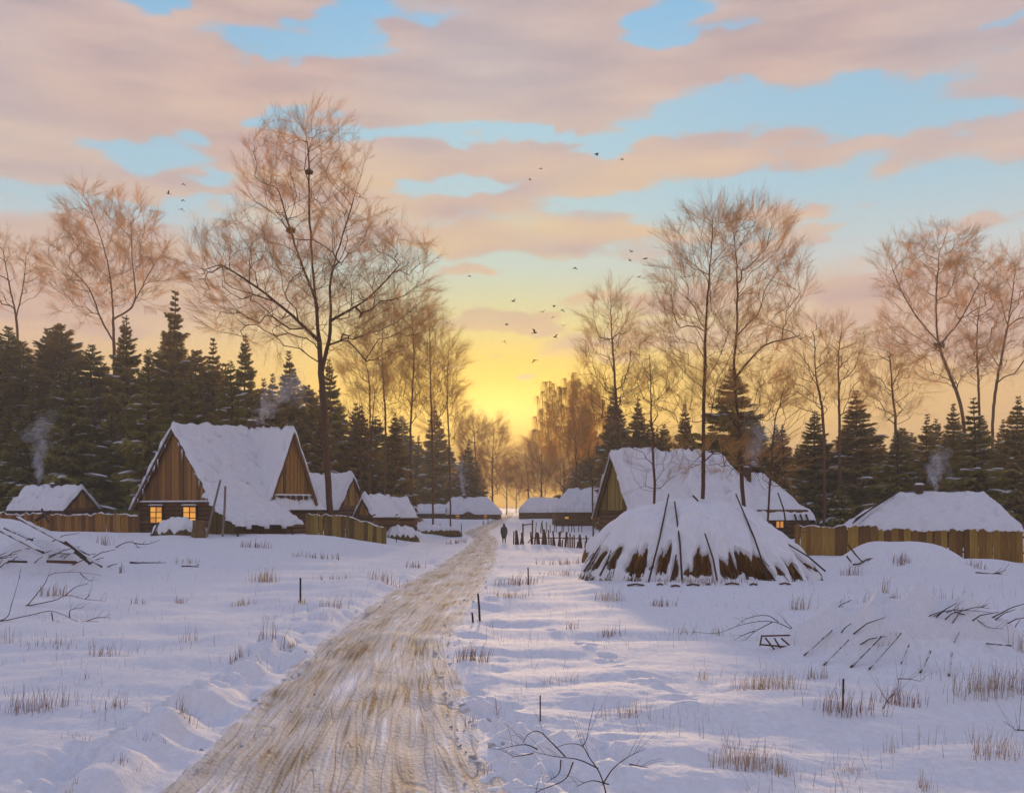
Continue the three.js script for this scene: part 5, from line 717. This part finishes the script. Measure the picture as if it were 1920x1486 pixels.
branch(1420, 1200, [[[1530, 1200], [1490, 1182], [1460, 1168], [1430, 1164], [1390, 1172], [1345, 1186], [1300, 1184]], [[1460, 1166], [1440, 1154], [1400, 1160], [1380, 1176]], [[1448, 1166], [1412, 1186], [1392, 1208]], [[1415, 1182], [1395, 1190], [1375, 1200]], [[1490, 1184], [1478, 1170], [1470, 1164]]], 0.012, 'arching bare branch beside the broken stick frame', 5);
branch(1722, 1180, [[[1722, 1180], [1745, 1160], [1770, 1146], [1800, 1144], [1840, 1146], [1870, 1150]], [[1790, 1146], [1830, 1160], [1850, 1174], [1878, 1178]], [[1800, 1146], [1830, 1138], [1855, 1140]], [[1775, 1148], [1800, 1140]]], 0.012, 'bare branch arching above the broad snow heap', 6);
branch(1655, 1330, [[[1655, 1330], [1668, 1310], [1680, 1290], [1684, 1270]], [[1670, 1306], [1690, 1296]], [[1668, 1318], [1655, 1300]], [[1684, 1272], [1705, 1272], [1730, 1278]]], 0.008, 'reddish bent twig in the long grass of the right foreground', 7, bark(0.30, 0.12, 0.07));
branch(1880, 1370, [[[1925, 1400], [1908, 1372], [1884, 1352]], [[1910, 1376], [1916, 1362]]], 0.009, 'bare twig reaching in at the right edge', 8);
branch(1610, 1060, [[[1590, 1020], [1605, 1040], [1624, 1060], [1636, 1080]], [[1588, 1042], [1597, 1056]], [[1600, 1058], [1624, 1056]], [[1632, 1074], [1626, 1088]]], 0.05, 'dark broken sticks on the snow heap before the plank fence', 9);
branch(1850, 1075, [[[1830, 1078], [1850, 1076], [1870, 1074], [1885, 1068]], [[1866, 1074], [1880, 1076]]], 0.04, 'dark branch lying on the snow near the plank fence', 10);
branch(245, 1056, [[[243, 1054], [280, 1057], [312, 1058]]], 0.05, 'straight dark stick lying below the big log house', 11);
branch(345, 1062, [[[340, 1061], [360, 1063], [373, 1064]]], 0.045, 'short dark stick on the snow below the stump', 12);

// dry grass: each clump a thing of its own
const grassMats = { tan: twigMat(0.40, 0.27, 0.16), brown: twigMat(0.27, 0.15, 0.09), gold: twigMat(0.50, 0.33, 0.13), red: twigMat(0.30, 0.13, 0.08) };
function tuft(px, py, w, h, n, mat, label, seed) {
  const p = onGround(px, py), d = -p.z, s = d / FOCAL, rnd = rngOf(seed), g = new Geo();
  for (let k = 0; k < n; k++) {
    const x = (rnd() + rnd() - 1) * w * 0.55 * s, z = (rnd() - 0.5) * Math.min(1.2, w * 0.25 * s + 0.15), L = h * s * (0.35 + 0.75 * rnd() * rnd() + 0.1), lean = (rnd() - 0.35) * 0.5, y0 = ground(p.x + x, p.z + z) - p.y - 0.03, a = new V3(x, y0, z), b = new V3(x + lean * L * 0.35, y0 + L * 0.6, z + (rnd() - 0.5) * L * 0.2), c = new V3(x + lean * L, y0 + L, z + (rnd() - 0.5) * L * 0.4), thick = Math.max(0.0035, 0.55 * s) * (0.6 + rnd() * 0.7);
    g.tube([a, b, c], (t) => thick * (1 - 0.7 * t), 3, false);
  }
  return one('grass_tuft', g.build(), mat, label, 'grass', p, 'dry grass tufts in the snow');
}
[[70, 1330, 150, 46, 80, 'brown', 'dense brown grass clump at the left edge, low'], [122, 1322, 14, 34, 5, 'brown', 'few stiff stalks right of the dense clump at the left edge'], [205, 1328, 70, 34, 24, 'brown', 'thin row of stalks beside the dense clump at the left'], [345, 1342, 50, 42, 16, 'brown', 'upright stalks among the snow lumps left of the road'], [165, 1384, 90, 20, 18, 'red', 'low reddish stubble in the left foreground'], [280, 1384, 70, 18, 16, 'brown', 'low stubble on the snow lumps left of the road'], [232, 1432, 60, 28, 14, 'red', 'leaning reddish stalks on the largest snow lump'], [130, 1482, 30, 30, 8, 'tan', 'few stalks at the bottom left'], [195, 1228, 70, 34, 22, 'brown', 'stalks on a drift below the bare branch at the left'], [90, 1212, 160, 32, 26, 'brown', 'scattered stalks along the drift at the left edge'], [15, 1205, 50, 50, 12, 'tan', 'tall thin stalks cut by the left edge'], [95, 1116, 70, 30, 40, 'tan', 'pale grass behind the arching branch at the left'], [355, 1202, 50, 38, 12, 'tan', 'single tall stalk with short ones on the open snow at the left'], [442, 1238, 60, 36, 22, 'red', 'reddish stalks at the road edge hollow'], [510, 1196, 70, 46, 18, 'brown', 'thin stalks in the hollow left of the road'], [545, 1212, 24, 22, 18, 'gold', 'small golden clump right at the road edge'], [160, 1272, 14, 20, 4, 'brown', 'lone dark stalk on the left snow'],
  [258, 1132, 34, 20, 12, 'brown', 'small tuft on the open snow at the left'], [340, 1130, 34, 18, 14, 'red', 'small reddish tuft on the open snow'], [456, 1134, 46, 18, 26, 'gold', 'small golden tuft left of the thin post'], [564, 1131, 20, 16, 12, 'gold', 'grass at the foot of the thin post left of the road'], [625, 1138, 60, 30, 26, 'tan', 'grass right of the thin post at the road edge'], [492, 1090, 70, 28, 50, 'gold', 'golden grass on the middle snow left of the road'], [722, 1092, 70, 28, 40, 'tan', 'tan grass at the left road edge'], [620, 1086, 90, 14, 20, 'tan', 'sparse low grass left of the road, middle'], [775, 1064, 46, 20, 20, 'brown', 'small brown tuft at the left road edge, farther'], [225, 1074, 16, 26, 8, 'brown', 'short stalks right of the timber heap'], [195, 1022, 40, 26, 16, 'brown', 'stalks behind the forked branch'], [475, 1026, 70, 18, 40, 'red', 'reddish stubble before the lean-to'], [590, 1046, 120, 16, 40, 'brown', 'line of low stubble before the mossy fence'], [855, 1018, 60, 12, 24, 'red', 'tiny reddish stubble left of the walking person'], [345, 1055, 60, 16, 20, 'tan', 'sparse pale stalks below the stump'],
  [882, 1236, 80, 44, 60, 'brown', 'brown tuft at the right road edge, middle'], [970, 1096, 90, 24, 60, 'brown', 'grass round the dark post below the picket fence'], [955, 1118, 80, 18, 50, 'tan', 'low grass right of the road, under the dark post'], [1140, 1126, 60, 30, 36, 'gold', 'golden tuft below the left end of the haystack'], [1240, 1136, 70, 24, 36, 'brown', 'brown tuft below the haystack'], [1072, 1178, 34, 24, 12, 'brown', 'small stalks on the open snow right of the road'], [1146, 1192, 50, 26, 26, 'brown', 'two dark tufts on the open snow right of the road'], [885, 1358, 40, 38, 12, 'brown', 'leaning stalks in the trodden snow right of the road'], [856, 1290, 24, 30, 8, 'brown', 'few stalks at the right road edge'], [928, 1332, 16, 34, 6, 'red', 'tall reddish stalk in the trodden snow'], [912, 1450, 20, 40, 6, 'brown', 'leaning stalk near the bottom of the road'], [1165, 1342, 110, 36, 46, 'tan', 'row of tan stalks in the right middle foreground'], [1045, 1278, 80, 24, 24, 'tan', 'sparse stalks along a drift right of the road'], [1435, 1292, 140, 44, 110, 'tan', 'wide tan tuft in the right foreground'], [1530, 1272, 60, 34, 30, 'tan', 'stalks left of the broad snow heap'], [1318, 1274, 26, 36, 10, 'gold', 'few golden stalks on the open snow at the right'], [1395, 1436, 140, 56, 130, 'tan', 'dense tan tuft, largest near the bottom right'], [1468, 1452, 60, 44, 30, 'tan', 'small tuft just right of the dense one near the bottom'], [1590, 1338, 140, 56, 90, 'brown', 'grass round the dark stake in the right foreground'], [1690, 1322, 110, 44, 70, 'red', 'reddish grass round the bent twig'], [1870, 1296, 200, 66, 170, 'tan', 'tall dense grass at the right edge beside the broad snow heap'], [1870, 1418, 110, 70, 60, 'tan', 'tall thin grass at the right edge, lower'], [1738, 1480, 34, 46, 22, 'tan', 'small tuft near the bottom right corner'], [1595, 1446, 44, 26, 20, 'tan', 'tiny tuft on the bottom right snow'], [1505, 1142, 60, 36, 30, 'tan', 'thin stalks right of the haystack, in front'], [1700, 1132, 220, 34, 90, 'tan', 'long line of pale stalks behind the broad snow heap'], [1660, 1112, 20, 50, 8, 'tan', 'tall thin stalks before the snow heap at the fence'], [1275, 1188, 90, 20, 26, 'tan', 'sparse stalks left of the arching branch at the right'], [1592, 1078, 50, 24, 30, 'brown', 'brown stalks at the right foot of the haystack'], [1180, 1082, 80, 18, 60, 'brown', 'grass at the left foot of the haystack'], [1320, 1094, 220, 20, 120, 'tan', 'thin grass line along the front foot of the haystack'], [1050, 1058, 90, 14, 50, 'red', 'reddish stubble line below the picket fence'], [1060, 1078, 100, 14, 40, 'brown', 'brown stubble line below the reddish one'], [1690, 1052, 40, 20, 30, 'red', 'reddish grass showing on the snow heap at the fence'], [1835, 1066, 50, 20, 20, 'brown', 'low grass at the foot of the plank fence'], [1665, 1202, 60, 26, 20, 'tan', 'stalks behind the broad snow heap'], [1345, 1190, 40, 26, 12, 'tan', 'few stalks at the tip of the arching branch'], [1920, 1220, 60, 50, 30, 'tan', 'stalks at the right edge above the tall dense grass'], [1195, 1340, 10, 60, 3, 'brown', 'lone tall stalks at the end of the tan row'], [1670, 1410, 30, 40, 10, 'tan', 'few thin stalks on the bottom right snow'],
].forEach(([px, py, w, h, n, m, label], k) => tuft(px, py, w, h, n, grassMats[m], label, 500 + k));

{
  // single dry stalks strewn over the meadow
  const rnd = rngOf(808), g = new Geo().tube([new V3(0, -0.1, 0), new V3(0.04, 0.5, 0.02), new V3(0.16, 1, 0)], (t) => 0.03 * (1 - 0.7 * t), 3, false).build(), n = 1500, im = new THREE.InstancedMesh(g, grassMats.brown, n), M = new THREE.Matrix4(), q = new THREE.Quaternion(), E = new THREE.Euler();
  for (let k = 0; k < n;) { const d = 9 + 62 * rnd() * rnd(), x = (rnd() - 0.5) * 1.15 * d, r = roadC(-d); if (Math.abs(x - r.c) < r.w * 0.62 || N2(x * 0.22, d * 0.3) < 0.1) continue; const h = 0.08 + 0.22 * rnd() * rnd() + d * 0.002; E.set((rnd() - 0.5) * 0.7, rnd() * 6.3, (rnd() - 0.5) * 0.7); M.compose(new V3(x, ground(x, -d), -d), q.setFromEuler(E), new V3(h * 0.5, h, h * 0.5)); im.setMatrixAt(k++, M); }
  im.name = 'grass'; im.castShadow = im.receiveShadow = true; scene.add(im); tag(im, 'sparse single dry stalks poking through the snow', 'grass', null, 'stuff');
}
// ------------------------------------------------------------------ birds
{
  const mat = twigMat(0.05, 0.04, 0.04);
  const bird = (flap, seed) => {                              // body, head, tail and two bent wings in one skin
    const g = new Geo(); g.tube([new V3(0, 0, -0.26), new V3(0, 0.01, -0.14), new V3(0, 0.02, 0), new V3(0, 0.02, 0.14), new V3(0, 0.03, 0.20), new V3(0, 0.02, 0.27)], [0.03, 0.035, 0.075, 0.055, 0.04, 0.006], 7);
    for (const s of [-1, 1]) { const A = new V3(0, 0.03, 0.08), B = new V3(0, 0.03, -0.10), C = new V3(s * 0.24, 0.03 + flap * 0.16, 0.10), D = new V3(s * 0.22, 0.02 + flap * 0.15, -0.10), E = new V3(s * 0.50, 0.02 + flap * 0.22, -0.06); const up = new V3(0, 0.018, 0); for (const [p, q, r] of [[A, C, B], [B, C, D], [C, E, D]]) { g.tri(p, q, r); g.tri(p.clone().sub(up), r.clone().sub(up), q.clone().sub(up)); } g.tri(A, A.clone().sub(up), C); g.tri(C, C.clone().sub(up), E); }
    g.tri(new V3(-0.02, 0.01, -0.2), new V3(0.02, 0.01, -0.2), new V3(-0.08, 0.01, -0.4)); g.tri(new V3(0.02, 0.01, -0.2), new V3(0.08, 0.01, -0.4), new V3(-0.08, 0.01, -0.4));
    return g.build();
  };
  const kinds = [bird(1.1, 1), bird(0.3, 2), bird(-0.9, 3)], rnd = rngOf(9);
  for (const [px, py, s, where] of [[315, 363, 1, 'above the left trees'], [343, 345, 0.9, 'above the left trees'], [343, 375, 0.8, 'above the left trees'], [341, 392, 1, 'above the left trees'], [1119, 288, 1.2, 'high over the road'], [1167, 299, 0.9, 'high over the road'], [1014, 316, 0.9, 'high over the road'], [994, 337, 0.7, 'high over the road'], [881, 518, 0.9, 'beside the golden trees left of the gap'], [1184, 472, 1, 'left of the tall pair of bare trees'], [1210, 485, 1.3, 'left of the tall pair of bare trees'], [1181, 488, 0.8, 'left of the tall pair of bare trees'], [1078, 502, 1, 'alone over the slender bare tree'], [1198, 519, 0.9, 'left of the tall pair of bare trees'], [963, 565, 1.1, 'in the flock over the gap'], [1039, 573, 0.9, 'in the flock over the gap'], [1054, 581, 1, 'in the flock over the gap'], [1018, 585, 0.9, 'in the flock over the gap'], [1037, 594, 0.7, 'in the flock over the gap'], [950, 609, 0.8, 'in the flock over the gap'], [1057, 611, 0.8, 'in the flock over the gap'], [1003, 624, 1.3, 'in the flock over the gap'], [1041, 632, 1.1, 'in the flock over the gap'], [946, 640, 1.1, 'in the flock over the gap'], [1002, 675, 1.1, 'alone just above the glow']]) {
    const m = one('bird', kinds[Math.floor(rnd() * 3)], mat, `small dark bird flying ${where}`, 'bird', at(px, py, 118 + rnd() * 12), where.startsWith('alone') ? undefined : `birds ${where}`); m.scale.setScalar(s * 0.95); m.rotation.set((rnd() - 0.5) * 0.3, rnd() * 6.28, (rnd() - 0.5) * 0.7);
  }
}
// ------------------------------------------------------------------ the walking person, seen from behind
{
  const S = onGround(945, 1017), o = thing('person', 'person in a dark coat and cap walking away along the road', 'person', S, 0.15);
  const k = Math.max(0.9, ((1017 - 984) / FOCAL * -S.z) / 1.74);
  const skin = (bones, res, lo, hi, mat, name, soft = 0.05) => {
    const mc = new MarchingCubes(res, mat, false, false, 90000), size = hi.clone().sub(lo), L = Math.max(size.x, size.y, size.z) / 2, c = lo.clone().add(hi).multiplyScalar(0.5); mc.isolation = 0;
    const p = new V3(), a = new V3(), b = new V3();
    for (let z = 0; z < res; z++) for (let y = 0; y < res; y++) for (let x = 0; x < res; x++) {
      p.set(((x - res / 2) / (res / 2)) * L + c.x, ((y - res / 2) / (res / 2)) * L + c.y, ((z - res / 2) / (res / 2)) * L + c.z);
      let f = 9; for (const [A, B, r0, r1] of bones) { a.subVectors(p, A); b.subVectors(B, A); const t = Math.min(1, Math.max(0, a.dot(b) / Math.max(1e-9, b.lengthSq()))), q = a.addScaledVector(b, -t).length() - mixn(r0, r1, t), h = Math.max(0, Math.min(1, 0.5 + 0.5 * (f - q) / soft)); f = mixn(f, q, h) - soft * h * (1 - h); }
      mc.field[x + y * res + z * res * res] = -f;
    }
    mc.update();
    const n = mc.count, g = new THREE.BufferGeometry(), P = mc.positionArray.slice(0, n * 3); for (let i = 0; i < n * 3; i += 3) { P[i] = P[i] * L + c.x; P[i + 1] = P[i + 1] * L + c.y; P[i + 2] = P[i + 2] * L + c.z; }
    g.setAttribute('position', new THREE.BufferAttribute(P, 3)); const m = mergeVertices(g, 0.0005); m.computeVertexNormals(); add(name, m, mat, o);
  };
  const v = (x, y, z) => new V3(x, y, z), cloth = (r, g, b) => { const m = new THREE.MeshStandardMaterial({ roughness: 0.95 }); m.color.setRGB(r, g, b); return m; };
  const body = [[v(0, 0.95, 0), v(0, 1.38, 0.02), 0.17, 0.17], [v(-0.13, 1.4, 0), v(0.13, 1.4, 0), 0.09, 0.09], [v(0, 1.42, 0), v(0, 1.56, -0.01), 0.06, 0.055], [v(0, 1.60, -0.01), v(0, 1.68, -0.015), 0.098, 0.095], [v(0, 1.63, -0.10), v(0, 1.61, -0.125), 0.02, 0.018], [v(-0.1, 1.635, 0), v(-0.105, 1.62, 0), 0.022, 0.02], [v(0.1, 1.635, 0), v(0.105, 1.62, 0), 0.022, 0.02],
    [v(-0.2, 1.38, 0), v(-0.27, 1.12, 0.05), 0.075, 0.06], [v(-0.27, 1.12, 0.05), v(-0.25, 0.88, -0.06), 0.058, 0.045], [v(0.2, 1.38, 0), v(0.27, 1.12, -0.02), 0.075, 0.06], [v(0.27, 1.12, -0.02), v(0.26, 0.88, 0.06), 0.058, 0.045],
    [v(-0.25, 0.87, -0.06), v(-0.25, 0.79, -0.085), 0.04, 0.032], [v(0.26, 0.87, 0.06), v(0.26, 0.79, 0.05), 0.04, 0.032],
    [v(-0.09, 0.95, 0), v(-0.1, 0.5, -0.1), 0.115, 0.075], [v(-0.1, 0.5, -0.1), v(-0.1, 0.09, -0.06), 0.072, 0.05], [v(0.09, 0.95, 0), v(0.1, 0.5, 0.03), 0.115, 0.075], [v(0.1, 0.5, 0.03), v(0.1, 0.11, 0.2), 0.072, 0.05], [v(-0.1, 0.06, -0.03), v(-0.1, 0.045, -0.2), 0.055, 0.045], [v(0.1, 0.08, 0.22), v(0.1, 0.05, 0.08), 0.055, 0.045]];
  for (const [sx, hx, hz, hy] of [[-1, -0.25, -0.085, 0.79], [1, 0.26, 0.05, 0.79]]) { for (let f = 0; f < 4; f++) { const a = v(hx, hy - 0.01, hz - 0.03 + f * 0.019), b = v(hx - sx * 0.008, hy - 0.05, hz - 0.036 + f * 0.019); body.push([a, b, 0.010, 0.009], [b, v(hx - sx * 0.025, hy - 0.078 - (f === 1 ? 0.008 : 0), hz - 0.04 + f * 0.019), 0.009, 0.008]); } body.push([v(hx - sx * 0.02, hy + 0.03, hz - 0.03), v(hx - sx * 0.035, hy - 0.02, hz - 0.06), 0.011, 0.009]); }
  skin(body, 84, v(-0.5, -0.05, -0.4), v(0.5, 1.85, 0.4), cloth(0.05, 0.047, 0.05), 'body', 0.035);
  skin([[v(0, 0.62, 0.02), v(0, 1.05, 0.01), 0.25, 0.2], [v(0, 1.05, 0.01), v(0, 1.40, 0.02), 0.2, 0.19], [v(-0.15, 1.41, 0), v(0.15, 1.41, 0), 0.105, 0.105], [v(-0.2, 1.38, 0), v(-0.27, 1.12, 0.05), 0.092, 0.075], [v(-0.27, 1.12, 0.05), v(-0.25, 0.92, -0.04), 0.073, 0.062], [v(0.2, 1.38, 0), v(0.27, 1.12, -0.02), 0.092, 0.075], [v(0.27, 1.12, -0.02), v(0.26, 0.92, 0.04), 0.073, 0.062]], 60, v(-0.5, 0.3, -0.5), v(0.5, 1.6, 0.5), cloth(0.075, 0.068, 0.066), 'coat', 0.05);
  skin([[v(0, 1.68, -0.01), v(0, 1.73, -0.01), 0.112, 0.10], [v(0, 1.685, -0.1), v(0, 1.68, -0.15), 0.03, 0.02]], 30, v(-0.2, 1.5, -0.25), v(0.2, 1.95, 0.15), cloth(0.045, 0.04, 0.045), 'cap', 0.03);
  o.scale.setScalar(k);
}
// ------------------------------------------------------------------ chimney smoke
{
  const puffs = [0, 1, 2].map((s) => { const g = new THREE.IcosahedronGeometry(1, 4), p = g.attributes.position, v = new V3(); for (let k = 0; k < p.count; k++) { v.fromBufferAttribute(p, k); const n = 1 + 0.30 * N3(v.x * 1.3 + s * 9, v.y * 1.3, v.z * 1.3) + 0.14 * N3(v.x * 3.4, v.y * 3.4 + s, v.z * 3.4); p.setXYZ(k, v.x * n, v.y * n, v.z * n); } const m = mergeVertices(g.deleteAttribute('uv').deleteAttribute('normal') ?? g, 1e-4); m.computeVertexNormals(); return m; });
  const mats = [0.07, 0.05, 0.032].map((op) => { const m = new THREE.MeshStandardMaterial({ roughness: 1, transparent: true, opacity: op, depthWrite: false }); m.color.setRGB(0.80, 0.80, 0.84); return m; });
  const plume = (label, path, d, r0, r1, n, seed) => {
    const pts = path.map(([x, y]) => at(x, y, d)), c = new THREE.CatmullRomCurve3(pts), rnd = rngOf(seed), o = thing('smoke', label, 'smoke', pts[0]); o.userData.kind = 'stuff';
    for (let k = 0; k < n; k++) { const t = (k + 0.3) / n, r = mixn(r0, r1, t) * (0.3 + rnd() * 0.6), m = add('puff', puffs[k % 3], mats[Math.min(2, Math.floor(t * 3))], o, 'stuff'); m.position.copy(c.getPoint(t)).sub(pts[0]).add(new V3((rnd() - 0.5) * r * 2.2, (rnd() - 0.5) * r * 1.2, (rnd() - 0.5) * r * 2)); m.scale.set(r * (0.9 + rnd() * 0.9), r * (0.4 + rnd() * 0.4), r * 0.7); m.rotation.set(rnd() * 6, rnd() * 6, rnd() * 6); m.castShadow = false; }
  };
  plume('grey smoke drifting right from the chimney of the big log house', [[487, 790], [492, 772], [510, 755], [535, 735], [560, 715]], 84.5, 0.3, 1.3, 40, 1);
  plume('thin grey smoke rising from the small house at the left edge', [[74, 903], [72, 878], [78, 850], [72, 815], [84, 780]], 100, 0.25, 1.3, 40, 2);
  plume('thin grey smoke rising from the far hipped house', [[868, 930], [868, 910], [864, 888], [862, 868]], 190, 0.3, 1.5, 28, 3);
  plume('grey smoke rising from the lower roof behind the haystack', [[1414, 872], [1412, 850], [1420, 825], [1440, 795]], 92, 0.28, 1.3, 36, 4);
  plume('thin grey smoke rising from the low hipped house at the right', [[1757, 918], [1752, 895], [1752, 880], [1765, 850]], 73, 0.15, 0.85, 36, 5);
}
{
  // look-alikes are told apart by their place in their row
  const same = new Map(); for (const o of scene.children) if (o.userData.label && o.userData.category) { const k = o.userData.label; same.has(k) ? same.get(k).push(o) : same.set(k, [o]); }
  const ord = ['first', 'second', 'third', 'fourth', 'fifth', 'sixth', 'seventh', 'eighth', 'ninth', 'tenth', 'eleventh', 'twelfth', 'thirteenth', 'fourteenth'];
  for (const [label, list] of same) { if (list.length < 2) continue; list.sort((a, b) => a.position.x / -a.position.z - b.position.x / -b.position.z); list.forEach((o, k) => { o.userData.label = label + ', ' + (list.length === 2 ? ['left one', 'right one'][k] : list.length === 3 ? ['left one', 'middle one', 'right one'][k] : ord[k] + ' from left'); }); }
}
scene.traverse((o) => { if (o.isMesh) { o.castShadow ??= true; o.receiveShadow = true; } });
renderer.render(scene, camera);
